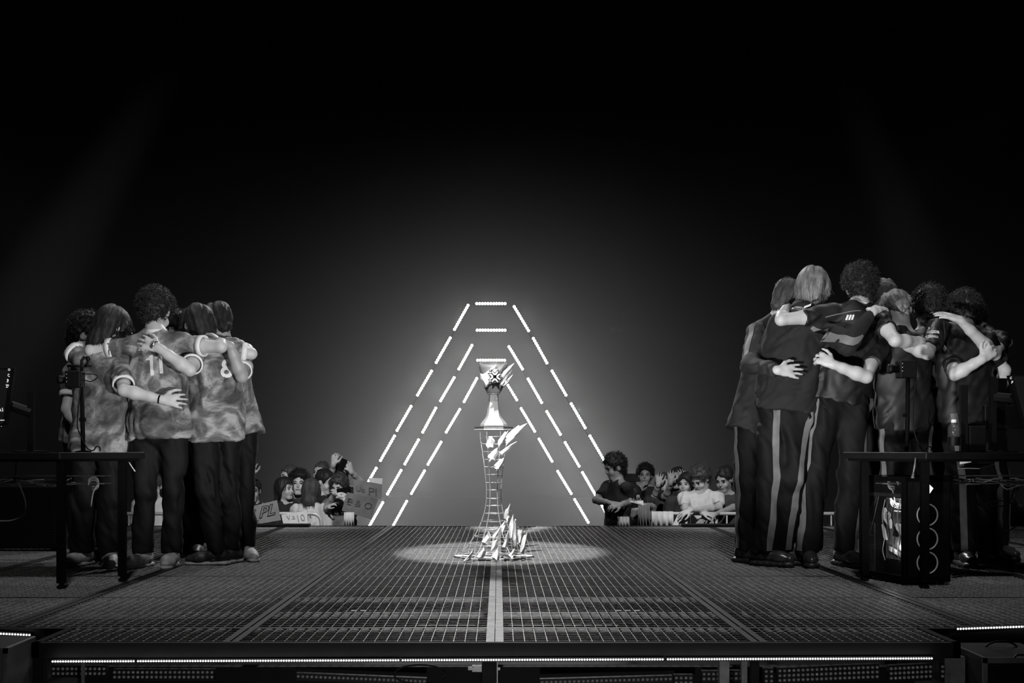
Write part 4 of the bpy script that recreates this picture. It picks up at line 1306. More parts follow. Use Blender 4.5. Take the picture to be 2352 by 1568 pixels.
# --- player on the far side, mostly hidden
al, ar = legs(432, 455, 8.35, 8.3)
person('person', 'person on the far side of the printed-jersey huddle, only dark hair showing between two heads', GL, dict(
    neck=P(392, 800, 8.28), sl=P(345, 835, 8.3), sr=P(440, 835, 8.3), el=P(320, 880, 8.2), wl=P(330, 900, 8.0), hl=(0.2, -0.8, 0), nl=(0, 0, 1),
    er=P(465, 880, 8.2), wr=P(470, 900, 8.0), hr=(-0.2, -0.8, 0), nr=(0, 0, 1), pelvis=P(420, 985, 8.45), kl=P(425, 1130, 8.4), kr=P(452, 1130, 8.4), al=al, ar=ar, tl=(0, -1), tr=(0.2, -1)),
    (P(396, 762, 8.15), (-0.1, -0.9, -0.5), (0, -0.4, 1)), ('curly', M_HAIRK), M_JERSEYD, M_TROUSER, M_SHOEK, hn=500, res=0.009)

# ------------------------------------------------------------------ huddle on the right of the stage
GR = 'players huddled in dark team kit'


def side_stripes(to, J, g=0.045, m=M_STRIPE, half=0.02, sides=('l', 'r'), dirs=None):
    bt = bvh_of(to)
    for q in sides:
        hip = J['pelvis'] + np.array([-0.1 if q == 'l' else 0.1, 0, -0.03])
        path = resample([hip, J['k' + q], J['a' + q] + (0, 0, 0.01)], 44)
        d = (dirs or {}).get(q, (-0.85 if q == 'l' else 0.85, -0.6, 0))
        ribbon(to, bt, 'side_stripe', path, [d] * 44, half, m, lim=0.13, off=0.006)


KIT = dict(shoes=M_SHOEG, sole=M_SOLEK, chunky=True)
# --- jacketed player at the outer end
al, ar = legs(1712, 1738, 7.75, 7.8)
JA = dict(neck=P(1785, 738, 7.85), sl=P(1742, 765, 7.78), sr=P(1830, 752, 7.95), el=P(1722, 838, 7.5), wl=P(1788, 850, 7.23), hl=(1, 0.03, -0.05), nl=(0.05, -1, 0.15), thl=-1, cl=0.12,
          er=P(1880, 790, 8.1), wr=P(1930, 790, 8.0), hr=(1, 0, 0), nr=(0, 0, 1), pelvis=P(1742, 940, 7.85), kl=P(1718, 1110, 7.75), kr=P(1745, 1110, 7.85), al=al, ar=ar, tl=(0.6, -0.8), tr=(0.9, -0.5))
rA, jA, tA = person('person', 'person in a long-sleeved team jacket, hand spread on the hooded player\'s back', GR, JA,
    (P(1810, 693, 7.82), (0.7, 0.5, -0.5), (0.3, 0.1, 1)), ('short', M_HAIRG), M_DJACKET, M_TROUSER, long_sleeve=True, hem=0.17, girth=1.05, hn=700, **KIT)
side_stripes(tA, JA, sides=('r', 'l'))
bt = bvh_of(jA)
ribbon(jA, bt, 'sleeve_stripe', resample([JA['sl'] + (0, 0, 0.04), JA['el'] * 0.8 + JA['sl'] * 0.2], 12), [(-0.75, -0.65, 0.2)] * 12, 0.018, M_STRIPE)
# --- hooded tall fair player
al, ar = legs(1757, 1795, 7.55, 7.62)
JB = dict(neck=P(1842, 718, 7.52), sl=P(1790, 748, 7.48), sr=P(1880, 752, 7.42), el=P(1760, 830, 7.62), wl=P(1790, 880, 7.9), hl=(0.3, 0.9, 0), nl=(-1, 0, 0),
          er=P(1948, 790, 7.12), wr=P(2006, 715, 7.17), hr=(0.45, 0.45, 0.25), nr=(0.1, -0.3, 1), pelvis=P(1806, 932, 7.5), kl=P(1772, 1095, 7.48), kr=P(1818, 1095, 7.45), al=al, ar=ar, tl=(0.8, -0.6), tr=(0.95, -0.35))
rB, jB, tB = person('person', 'tall person with straight fair hair in a black hooded top, striped sleeve around the neighbour', GR, JB,
    (P(1868, 668, 7.58), (0.5, 0.8, -0.35), (0.1, 0.2, 1)), ('straight', M_HAIRB), M_HOODIE, M_TROUSER, long_sleeve=True, hem=0.03, girth=1.06, hn=1100, **KIT)
side_stripes(tB, JB, dirs=dict(l=(0.12, -1, 0), r=(0.3, -1, 0)), half=0.022)
bt = bvh_of(jB)
ribbon(jB, bt, 'sleeve_stripe', [P(x, y, 7.15) for x, y in ((1882, 738), (1890, 746), (1899, 756), (1908, 766), (1918, 775), (1928, 783), (1938, 789), (1948, 791), (1958, 788), (1966, 782), (1974, 775))], [(0.0, -1, 0.1)] * 11, [0.012, 0.014, 0.017, 0.02, 0.024, 0.027, 0.028, 0.026, 0.02, 0.014, 0.006], M_STRIPE, off=0.012)
band(jB, 'hood', P(1838, 735, 7.5), P(1846, 714, 7.53), 0.066, M_HOODIE, 0.05, 0.022)
# --- tall curly player, back to camera
al, ar = legs(1858, 1938, 7.55, 7.55)
JC = dict(neck=P(1972, 706, 7.46), sl=P(1912, 722, 7.40), sr=P(2016, 726, 7.40), el=P(1794, 734, 7.32), wl=P(1806, 708, 7.55), hl=(0.5, 0.8, -0.3), nl=(0, 0.2, 1),
          er=P(2056, 782, 7.18), wr=P(2132, 786, 7.36), hr=(0.9, 0.5, -0.1), nr=(0, -0.2, 1), pelvis=P(1932, 905, 7.45), kl=P(1868, 1095, 7.48), kr=P(1955, 1090, 7.46), al=al, ar=ar, tl=(-0.15, -1), tr=(0.35, -1))
rC, jC, tC = person('person', 'tall person with dark curls and a white collar, bare forearms over both neighbours', GR, JC,
    (P(1978, 664, 7.56), (0.25, 0.95, -0.4), (0, 0.3, 1)), ('curly', M_HAIRK), M_DJERSEY, M_TROUSER, sleeve_cut=0.6, hem=0.05, collar=M_WHITE, hn=1500, **KIT)
side_stripes(tC, JC, half=0.022)
bv = bvh_of(jC)
for i in range(3):
    ribbon(jC, bv, 'back_bar', [P(1950 + i * 6 - k * 1.5, 722 + k * 4, 7.3) for k in range(4)], [(0, -1, 0)] * 4, 0.0055, M_PRINT)
ribbon(jC, bv, 'shoulder_piping', [P(1898 + k * 9, 726 - 15 * math.sin(k / 9 * 1.5), 7.3) for k in range(10)], [(0, -1, 0.2)] * 10, 0.003, M_STRIPE)
MB().obox(P(1846, 708, 7.285), P(1862, 702, 7.285) - P(1846, 708, 7.285), (0, 0.004, 0), (0.004, 0, 0.014)).build('sleeve_patch', M_PRINT, jC)
# --- far side player with grey-brown hair
al, ar = legs(2010, 2035, 8.3, 8.3)
person('person', 'person on the far side of the dark-kit huddle, brown hair beside the white collar', GR, dict(
    neck=P(2022, 728, 8.12), sl=P(1975, 760, 8.15), sr=P(2065, 760, 8.15), el=P(1950, 820, 8.1), wl=P(1965, 850, 7.9), hl=(0, -1, 0), nl=(0, 0, 1),
    er=P(2090, 820, 8.1), wr=P(2080, 850, 7.9), hr=(0, -1, 0), nr=(0, 0, 1), pelvis=P(2020, 940, 8.3), kl=P(2010, 1100, 8.3), kr=P(2035, 1100, 8.3), al=al, ar=ar, tl=(0, -1), tr=(0.2, -1)),
    (P(2027, 692, 8.0), (0.1, -0.85, -0.6), (0, -0.4, 1)), ('short', M_HAIRB), M_DJERSEY, M_TROUSER, M_SHOEG, res=0.009, hn=700)
# --- fair short haired player bowing in the middle
al, ar = legs(2050, 2105, 7.6, 7.6)
JE = dict(neck=P(2066, 758, 7.58), sl=P(2022, 785, 7.46), sr=P(2118, 795, 7.5), el=P(1990, 866, 7.12), wl=P(1912, 836, 7.10), hl=(-0.75, 0.3, 0.45), nl=(0, -1, 0.2), cl=0.85,
          er=P(2150, 840, 7.62), wr=P(2165, 880, 7.8), hr=(0.3, 0.9, -0.2), nr=(0, 0, 1), pelvis=P(2076, 945, 7.56), kl=P(2050, 1100, 7.55), kr=P(2105, 1100, 7.55), al=al, ar=ar, tl=(0.2, -1), tr=(0.4, -1))
rE, jE, tE = person('person', 'person with short fair tousled hair, bent forearm around the white-collared player\'s waist', GR, JE,
    (P(2060, 716, 7.62), (0.1, 0.5, -0.75), (0, 0.75, 0.6)), ('short', M_HAIRB), M_DJERSEY, M_TROUSER, sleeve_cut=0.66, hem=0.11, hn=1500, **KIT)
side_stripes(tE, JE, half=0.022)
# --- dark curly player behind, forearm around the neighbour's back
al, ar = legs(2140, 2170, 8.15, 8.15)
rF, jF, tF = person('person', 'person with dark curls looking down between two players, hand gripping a wrist', GR, dict(
    neck=P(2138, 752, 7.95), sl=P(2090, 785, 8.0), sr=P(2180, 790, 7.75), el=P(2070, 840, 8.1), wl=P(2060, 880, 7.95), hl=(-0.3, -0.9, 0), nl=(0, 0, 1),
    er=P(2193, 860, 7.28), wr=P(2256, 824, 7.20), hr=(0.75, 0.1, 0.6), nr=(0.2, -1, 0.2), cr=0.7, pelvis=P(2140, 950, 8.1), kl=P(2140, 1100, 8.1), kr=P(2170, 1100, 8.1), al=al, ar=ar, tl=(0, -1), tr=(0.4, -1)),
    (P(2132, 710, 7.92), (0.1, -0.5, -0.8), (0, -0.6, 0.7)), ('curly', M_HAIRK), M_DJERSEY, M_TROUSER, sleeve_cut=0.8, hn=1300, **KIT)
# --- player with logo patches on the sleeve, back to camera
al, ar = legs(2213, 2272, 7.55, 7.65)
JG = dict(neck=P(2210, 757, 7.62), sl=P(2153, 758, 7.48), sr=P(2262, 778, 7.56), el=P(2131, 812, 7.24), wl=P(2068, 788, 7.42), hl=(-0.8, 0.6, 0), nl=(0, 0, 1),
          er=P(2308, 850, 7.60), wr=P(2296, 920, 7.75), hr=(0, 0.5, -0.9), nr=(1, 0, 0), pelvis=P(2222, 940, 7.58), kl=P(2208, 1100, 7.55), kr=P(2268, 1100, 7.6), al=al, ar=ar, tl=(-0.1, -1), tr=(0.3, -1))
rG, jG, tG = person('person', 'person with two white lettered patches on a dark sleeve, back to the pit', GR, JG,
    (P(2212, 724, 7.76), (-0.2, 0.8, -0.6), (0, 0.5, 0.9)), ('curly', M_HAIRK), M_DJERSEY, M_TROUSER, sleeve_cut=0.78, hem=0.07, girth=1.02, hn=1300, **KIT)
side_stripes(tG, JG, half=0.022, dirs=dict(l=(-0.3, -0.95, 0), r=(0.5, -0.85, 0)))
bv = bvh_of(jG)
ribbon(jG, bv, 'sleeve_stripe', [P(2146 - 1.6 * k, 738 + k * 5.2, 7.4) for k in range(11)], [(-0.3, -0.95, 0.1)] * 11, [0.006 + 0.0014 * k for k in range(11)], M_STRIPE)
for (px, py, wpx, t) in ((2139, 761, 30, 'ZONE'), (2134, 775, 27, 'PROLYTE')):
    c = P(px, py, 7.35)
    hw = wpx / 2 / F_PX * 7.35
    ribbon(jG, bv, 'sleeve_patch', [c + np.array([hw * k / 4, 0, -0.012 * (k + 4) / 8]) for k in range(-4, 5)], [(-0.1, -1, 0.1)] * 9, 0.0105, M_PRINT, 0.006)
    decal_text(jG, bv, t, c + np.array([0, 0, -0.006]), (1, 0, -0.12), (0, 0, 1), (-0.1, -1, 0.1), 0.016, M_INK, 'sleeve_lettering', 0.008, 1.25 if t == 'ZONE' else 0.95)
ribbon(jG, bv, 'shoulder_piping', [P(2172 - 6 * math.sin(k / 9 * 1.6), 738 + k * 5, 7.4) for k in range(10)], [(0, -1, 0)] * 10, 0.003, M_STRIPE)
# --- player at the outer right, arm over the patched one
al, ar = legs(2262, 2288, 8.0, 7.95)
JH = dict(neck=P(2248, 760, 8.0), sl=P(2215, 790, 8.15), sr=P(2285, 790, 7.85), el=P(2285, 814, 7.45), wl=P(2204, 734, 7.33), hl=(-0.9, 0.1, 0.32), nl=(0.1, -0.5, 0.9), cl=0.2,
          er=P(2311, 790, 7.72), wr=P(2280, 770, 8.0), hr=(-0.7, 0.5, 0), nr=(0, 0, 1), pelvis=P(2265, 945, 7.98), kl=P(2258, 1100, 7.98), kr=P(2285, 1100, 7.95), al=al, ar=ar, tl=(-0.4, -1), tr=(0.4, -1))
# his near arm comes round the outside of the patched player
JH['sl'], JH['sr'] = P(2294, 782, 7.78), P(2240, 782, 8.1)
JH['el'], JH['er'] = JH['el'], P(2312, 788, 7.95)
rH, jH, tH = person('person', 'person at the outer end of the dark-kit huddle, long forearm resting across the patched player', GR, JH,
    (P(2222, 735, 8.05), (-0.3, -0.6, -0.7), (0, -0.6, 0.8)), ('curly', M_HAIRK), M_DJERSEY, M_TROUSER, sleeve_cut=0.62, hn=500, **KIT)
side_stripes(tH, dict(JH), half=0.02, sides=('r',), dirs=dict(r=(0.8, -0.6, 0)))
# ------------------------------------------------------------------ players' desks
M_DESK = mat('black_laminate_desk', 13, 0.35, 0, 0.2, 15, spec=0.4)
M_GLASS = mat('dark_tinted_glass', 30, 0.08, 0, 0.1, 5, alpha=0.22)
M_CABLE = mat('grey_cable', 62, 0.5, 0, 0.2, 20)
M_CABLEW = mat('pale_cable', 120, 0.5, 0, 0.15, 20)
M_RING = mat('pale_fan_ring', 120, 0.35, 0.2, 0.2, 20, emit=0.05)
M_LOGO = mat('lit_power_logo', 250, 0.4, 0, 0.01, 3, emit=3.0)
M_SCREEN = mat('dim_monitor_screen', 10, 0.25, 0, 0.2, 8, emit=0.006)
M_SCREENT = mat('lit_screen_text', 250, 0.4, 0, 0.01, 3, emit=0.9)
M_PCB = mat('pale_printed_board', 120, 0.4, 0.2, 0.5, 22)
M_WART = mat('white_graphics_card_cover', 220, 0.4, 0, 0.08, 9)


def desk(sx, A, label):
    """A near corner (x, y); sx = -1 desk runs to the left, +1 to the right"""
    A = np.array([A[0], A[1], 0.0])
    s_ = np.array([-sx * 0.542, 0.84, 0]); l_ = np.array([sx * 1.0, 0.06, 0])
    B = A + s_ * 0.59; C = A + l_ * 1.9; D_ = B + l_ * 1.75
    root = empty('player_desk', tuple(A)); tag(root, label, 'desk', 'player desks on the stage')
    top = 0.757
    poly = [(p[0], p[1]) for p in (A, B, D_, C)]
    MB().prism(poly, (0, 0, top - 0.036), (1, 0, 0), (0, 1, 0), (0, 0, 1), 0.036).build('desktop', M_DESK, root, bevel=0.003)
    MB().prism([(p[0] * 1.0, p[1]) for p in (A + s_ * 0.02 + l_ * 0.02, B - s_ * 0.02 + l_ * 0.02, D_ - s_ * 0.02, C + s_ * 0.02)], (0, 0, top - 0.05), (1, 0, 0), (0, 1, 0), (0, 0, 1), 0.014).build('underframe', M_BLACKM, root)
    ez = MB().obox(np.array([A[0], A[1], top - 0.001]) + s_ * 0.01, s_ * 0.57, l_ * 0.012, (0, 0, 0.0035)).build('edge_highlight', M_ALU, root)  # pale strip standing in for the highlight along the desktop's short edge
    for p in (A + s_ * 0.045 + l_ * 0.03, A + s_ * 0.46 + l_ * 0.03, C + s_ * 0.05 - l_ * 0.1, C + s_ * 0.45 - l_ * 0.1):
        MB().box((p[0] - 0.021, p[1] - 0.021, 0.03), (p[0] + 0.021, p[1] + 0.021, top - 0.05)).build('desk_leg', M_BLACKM, root, bevel=0.002)
        f = MB().lathe([(0.012, 0.03), (0.012, 0.016), (0.024, 0.010), (0.026, 0.0)][::-1], (p[0], p[1], 0.004), 12).build('levelling_foot', M_BLACKM, root)
    # cable tray under the far edge
    t0, t1 = A + s_ * 0.38 + l_ * 0.07, A + s_ * 0.38 + l_ * 1.8
    u = nrm(t1 - t0); v = np.array([-u[1], u[0], 0]) * (1 if sx > 0 else -1)
    tr = MB()
    z0 = 0.575
    for k in (0, 0.1):
        q0, q1 = t0 + v * k, t1 + v * k
        tr.tube([(q0[0], q0[1], z0), (q1[0], q1[1], z0)], 0.0035, 6)
        tr.tube([(q0[0], q0[1], z0 + 0.045), (q1[0], q1[1], z0 + 0.045)], 0.0025, 6)
    tr.build('cable_tray', M_ALU, root)
    for i in range(5):
        c = t0 + (t1 - t0) * (0.12 + 0.19 * i)
        MB().obox((c[0], c[1], z0 - 0.008), u * 0.05, v * 0.1, (0, 0, 0.004)).build('tray_bracket', M_ALU, root)
        MB().tube([(c[0], c[1], z0), (c[0], c[1] + 0.02, top - 0.05)], 0.003, 5).build('tray_hanger', M_BLACKM, root)
    # loose cables in the tray
    for i in range(7):
        n = 14; ph = random.uniform(0, 6)
        a0 = random.uniform(0.0, 0.3)
        pts = []
        for k in range(n):
            q = t0 + (t1 - t0) * (a0 + (0.9 - a0) * k / (n - 1) * random.uniform(0.97, 1.0)) + v * random.uniform(0.01, 0.09)
            pts.append((q[0], q[1], z0 + 0.012 + 0.012 * math.sin(ph + k * 1.1) + 0.02 * (i % 3 == 0) * math.sin(k * 2.2 + ph)))
        MB().stube(pts, 0.0035, 5).build('tray_cable', M_CABLE if i % 2 else M_CABLEW, root, True)
    c = t0 + (t1 - t0) * 0.02
    for i in range(3):
        MB().stube([(c[0] + (0.03 + 0.03 * math.cos(a)) * sx, c[1], z0 + 0.012 + 0.028 * math.sin(a) - 0.01 * i) for a in np.linspace(0, 5.0, 12)], 0.0035, 5).build('tray_cable', M_CABLEW, root, True)
    MB().stube([(c[0], c[1], z0), (c[0] + 0.02 * sx, c[1] - 0.03, z0 - 0.05), (c[0] + 0.03 * sx, c[1] - 0.04, z0 - 0.13)], 0.004, 5).build('hanging_plug_lead', M_CABLEW, root, True)
    return root, A, B, C, s_, l_, top


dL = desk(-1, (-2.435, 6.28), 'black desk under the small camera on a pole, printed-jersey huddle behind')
relocate(dL[0])
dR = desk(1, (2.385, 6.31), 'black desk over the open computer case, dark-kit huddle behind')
relocate(dR[0])
TOP = 0.757

# loop of cable hanging from the left tray, light streak lead
o = MB().stube([P(42, 1105, 6.62), P(58, 1150, 6.6), P(56, 1178, 6.6), P(36, 1192, 6.6), P(8, 1196, 6.6), P(-30, 1188, 6.6), P(-60, 1112, 6.62)], 0.004, 6).build('cable', M_CABLEW, None, True); tag(o, 'grey cable drooping in a loop from the tray of the camera-pole desk', 'cable')
o = MB().stube([P(296, 1061, 6.72), P(303, 1072, 6.7), P(310, 1082, 6.68)], 0.0035, 6).build('cable', M_WHITE, None, True); tag(o, 'short white lead hanging at the corner of the camera-pole desk', 'cable')


# ------------------------------------------------------------------ small cameras on poles standing on the desks
def pole_camera(px, Y, label, flip=1, ptop=888, body=(155, 190, 852, 890), lens=(134, 156, 862, 882), knob=(202, 824), handle=True):
    foot = P(px, 1040, Y); zt = Z(ptop, Y)
    root = empty('pole_camera', (float(foot[0]), Y, TOP)); tag(root, label, 'camera', 'small cameras on desk poles')
    MB().lathe([(0.045, 0.0), (0.045, 0.008), (0.016, 0.014)], (foot[0], Y, TOP), 16).build('pole_base', M_BLACKM, root)
    MB().tube([(foot[0], Y, TOP + 0.01), (foot[0] - 0.004 * flip, Y, (TOP + zt) / 2), (foot[0] - 0.006 * flip, Y, zt)], 0.0125, 10).build('pole', M_BLACKM, root, True)
    MB().box((foot[0] - 0.018, Y - 0.016, (TOP + zt) / 2 - 0.01), (foot[0] + 0.012, Y + 0.016, (TOP + zt) / 2 + 0.01)).build('pole_clamp', M_BLACKM, root)
    x0, x1, z1, z0 = X(body[0], Y), X(body[1], Y), Z(body[2], Y), Z(body[3], Y)
    cb = MB().box((x0, Y - 0.045, z0), (x1, Y + 0.045, z1)).build('camera_body', M_BLACK, root, bevel=0.006)
    for i in range(3):
        MB().ball((x0 + 0.012, Y - 0.046, z1 - 0.02 - i * 0.022), 0.0025, 6, 4).build('indicator_light', M_WHITE, cb)
    lx0, lx1, lz1, lz0 = X(lens[0], Y), X(lens[1], Y), Z(lens[2], Y), Z(lens[3], Y)
    r = (lz1 - lz0) / 2; ax = (np.array([0, 1, 0]), np.array([0, 0, 1]), np.array([1, 0, 0]))
    MB().lathe([(r * 0.6, 0), (r, 0), (r, (lx1 - lx0) * 0.35), (r * 0.8, (lx1 - lx0) * 0.4), (r * 0.85, lx1 - lx0)], (lx0, Y, (lz0 + lz1) / 2), 18, axis=ax).build('lens', M_BLACK, root, True)
    ht = z1 + 0.03
    if handle:
        MB().tube([(x0, Y, ht), (X(200, Y) if flip > 0 else x1 + 0.03, Y, ht)], 0.008, 8).build('top_handle', M_BLACK, root, True)
        MB().tube([(x0 + 0.01, Y, z1), (x0 + 0.01, Y, ht)], 0.006, 6).build('handle_strut', M_BLACK, root)
        MB().tube([(x1 - 0.006, Y, z1), (x1 - 0.006, Y, ht + 0.03), (x1 + 0.012, Y, ht + 0.055)], 0.009, 8).build('ball_arm', M_BLACK, root, True)
        kx, kz = X(knob[0], Y), Z(knob[1], Y)
        MB().lathe([(0.014, 0), (0.02, 0.003), (0.02, 0.012), (0.008, 0.016), (0.008, 0.035), (0.014, 0.04), (0.012, 0.06)], (kx, Y, kz - 0.045), 12).build('clamp_knob', M_BLACK, root, True)
        MB().stube([(x1, Y, z1 - 0.015), (x1 + 0.07 * flip, Y - 0.01, z1 - 0.02), (x1 + 0.09 * flip, Y - 0.01, z1 - 0.035), (x1 + 0.05 * flip, Y, z1 - 0.06), (x1, Y, z1 - 0.05)], 0.003, 6).build('camera_lead', M_BLACK, root, True)
    MB().stube([(x1, Y - 0.03, z0 + 0.02), (x1 - 0.02, Y - 0.03, z0 - 0.2), (x1 - 0.01, Y - 0.03, TOP + 0.12), (x1 + 0.03, Y - 0.02, TOP + 0.03), (x1 + 0.06, Y, TOP + 0.012), (x1 + 0.08, Y, TOP + 0.035), (x1 + 0.1, Y, TOP + 0.03), (x1 + 0.1, Y, TOP + 0.008)], 0.004, 6).build('pole_lead', M_BLACK, root, True)
    relocate(root)


pole_camera(191, 6.6, 'small black camera on a pole in front of the printed-jersey huddle')
pole_camera(2083, 6.7, 'small black camera on a pole in front of the dark-kit huddle', -1, 868, (2062, 2100, 828, 868), (2040, 2064, 836, 858), (2072, 816), False)


# ------------------------------------------------------------------ monitors at the picture edges
def monitor(corners, Y, label, rows_, stand, dy=0.0):
    """corners: top-inner, bottom-inner, bottom-outer, top-outer pixels; dy = distance step of the outer edge"""
    root = empty('monitor', (float(X(stand[0], Y)), Y + 0.12, TOP)); tag(root, label, 'monitor', 'monitors on the player desks')
    q = [P(*corners[0], Y), P(*corners[1], Y), P(*corners[2], Y + dy), P(*corners[3], Y + dy)]
    back = [p + np.array([0, 0.03, 0]) for p in q]
    b = MB().add(q + back, [(0, 1, 2, 3), (7, 6, 5, 4), (0, 4, 5, 1), (1, 5, 6, 2), (2, 6, 7, 3), (3, 7, 4, 0)])
    o = b.build('monitor_shell', M_BLACK, root)
    c = sum(q) / 4
    ins = [c + (p - c) * np.array([0.93, 1, 0.95]) + np.array([0, -0.004, 0]) for p in q]
    MB().add(ins, [(0, 1, 2, 3)]).build('screen', M_SCREEN, root)
    for (t, px, py, h, wd) in rows_:
        decal_text(root, None, t, P(px, py, Y - 0.012), (1, 0, 0), (-0.10 if px < 1000 else 0.1, 0, 1), (0, -1, 0), h, M_SCREENT, 'screen_text', 0, wd)
    sx = X(stand[0], Y)
    MB().box((sx - 0.018, Y + 0.10, TOP + 0.01), (sx + 0.018, Y + 0.13, Z(stand[1], Y))).build('stand_post', M_BLACK, root)
    MB().tube([(sx, Y + 0.11, Z(stand[1], Y) - 0.12), tuple(c * 0.6 + np.array([sx, Y, c[2]]) * 0.4 + np.array([0, 0.05, 0])), tuple(c + np.array([0, 0.03, 0]))], 0.03, 8).build('stand_arm', M_BLACK, root)
    MB().lathe([(0.11, 0), (0.11, 0.008), (0.03, 0.014)], (sx, Y + 0.115, TOP), 20).build('stand_base', M_BLACK, root)
    relocate(root)


monitor([(33, 846), (15, 976), (-230, 990), (-230, 836)], 6.55, 'dark monitor showing A1 beside the camera-pole desk',
        [('O', 21, 849, 0.018, 1), ('C', 20, 862, 0.024, 0.8), ('B', 18, 873, 0.018, 1), ('-', 17, 876, 0.03, 1.2), ('W', 17, 885, 0.018, 1), ('-', 16, 888, 0.03, 1.6), ('A1', 2, 941, 0.032, 0.9), ('====', 2, 965, 0.018, 1), ('-', 3, 978, 0.02, 1)], (53, 898))
monitor([(2317, 862), (2348, 978), (2560, 990), (2560, 850)], 6.55, 'dark monitor with small white letters beside the water bottle',
        [('C', 2322, 868, 0.018, 1), ('F', 2325, 878, 0.022, 1)], (2300, 862))

# dark gear standing on the right desk: display back, post, keyboard clutter
g = empty('small_display', (float(X(2285, 6.75)), 6.75, TOP)); tag(g, 'black back of a small display on a stand beside the water bottle', 'display')
MB().box((X(2262, 6.75), 6.75, Z(985, 6.75)), (X(2352, 6.75), 6.79, Z(930, 6.75))).build('display_shell', M_BLACK, g, bevel=0.006)
MB().box((X(2294, 6.75), 6.76, TOP + 0.008), (X(2316, 6.75), 6.785, Z(868, 6.75))).build('stand_post', M_BLACK, g)
MB().lathe([(0.10, 0), (0.10, 0.008), (0.03, 0.012)], (X(2300, 6.75), 6.77, TOP), 16).build('stand_base', M_BLACK, g)
relocate(g)
g = empty('display_post', (float(X(2213, 6.6)), 6.6, TOP)); tag(g, 'black upright post between the bottle and the display back', 'post')
MB().box((X(2206, 6.6), 6.59, TOP + 0.008), (X(2222, 6.6), 6.62, Z(884, 6.6))).build('post', M_BLACK, g)
MB().box((X(2190, 6.6), 6.56, TOP), (X(2245, 6.6), 6.66, TOP + 0.008)).build('post_base', M_BLACK, g)
MB().box((X(2224, 6.6), 6.58, TOP + 0.008), (X(2262, 6.6), 6.64, Z(978, 6.6))).build('control_box', M_BLACK, g, bevel=0.004)
relocate(g)
# water bottle
M_PET = mat('clear_bottle_plastic', 70, 0.1, 0, 0.1, 10, alpha=0.35)
b = empty('water_bottle', (float(X(2191, 6.55)), 6.55, TOP)); tag(b, 'clear water bottle with a pale cap standing on the desk', 'bottle')
bx = X(2191, 6.55)
MB().lathe([(0.030, 0.0), (0.035, 0.006), (0.035, 0.10), (0.033, 0.105), (0.035, 0.11), (0.035, 0.145), (0.02, 0.17), (0.014, 0.175)], (bx, 6.55, TOP), 20).build('bottle_body', M_PET, b, True)
MB().lathe([(0.0152, 0.0), (0.0152, 0.018), (0.013, 0.02)], (bx, 6.55, TOP + 0.172), 16).build('bottle_cap', M_WHITE, b, True)
MB().lathe([(0.0354, 0.04), (0.0354, 0.09)], (bx, 6.55, TOP), 20, caps=False).build('bottle_label', M_BLACK, b, True)
relocate(b)
# label card and papers under the right desk
o = MB().obox(P(2205, 1066, 6.5), P(2231, 1061, 6.5) - P(2205, 1066, 6.5), (0, 0.003, 0), (0, 0, 0.016)).build('label_card', M_WHITE); tag(o, 'small white label card fixed under the desk by the computer case', 'label')
o = MB().add([P(2200, 1074, 6.5), P(2250, 1075, 6.45), P(2285, 1064, 6.6), P(2225, 1066, 6.7), P(2200, 1075.5, 6.5), P(2250, 1076.5, 6.45), P(2285, 1065.5, 6.6), P(2225, 1067.5, 6.7)], [(0, 1, 2, 3), (7, 6, 5, 4), (0, 4, 5, 1), (1, 5, 6, 2), (2, 6, 7, 3), (3, 7, 4, 0)]).build('paper_sheet', mat('grey_paper', 110, 0.8)); tag(o, 'grey paper sheet tucked under the desk by the computer case', 'paper')
for i, (pts, m, lab) in enumerate((
        ([(2290, 1100), (2310, 1122), (2330, 1118), (2352, 1112), (2380, 1116)], M_CABLEW, 'pale cable running along the tray beyond the computer case'),
        ([(2326, 1095), (2328, 1130), (2312, 1158), (2290, 1162), (2276, 1160)], M_BLACK, 'black cable looping down behind the computer case'),
        ([(2262, 1158), (2300, 1150), (2330, 1160), (2340, 1185), (2330, 1210), (2300, 1225)], M_BLACK, 'thin black cable arching beside the striped trousers'))):
    o = MB().stube([P(a, b_, 6.75 + 0.02 * i) for a, b_ in pts], 0.004, 6).build('cable', m, None, True); tag(o, lab, 'cable')
for lab, pts in (('black cable lying on the deck with a plug end', [(2186, 1322), (2205, 1321), (2225, 1316), (2245, 1317), (2266, 1318)]), ('second black cable curling on the deck by the case', [(2186, 1329), (2205, 1327), (2220, 1322), (2206, 1312)])):
    pp = [G(*q) + (0, 0, 0.009) for q in pts]
    o = MB().stube(pp, [0.005] * (len(pts) - 1) + [0.008], 6).build('cable', M_BLACK, None, True); tag(o, lab, 'cable')
# tangled plug hanging in front of the case
o = MB().stube([P(2103, 1050, 6.36), P(2101, 1070, 6.36), P(2098, 1085, 6.36), P(2096, 1098, 6.36)], [0.003, 0.007, 0.005, 0.012], 7).build('cable', M_ALU, None, True); tag(o, 'short tangled plug lead hanging from the desk edge over the case', 'cable')

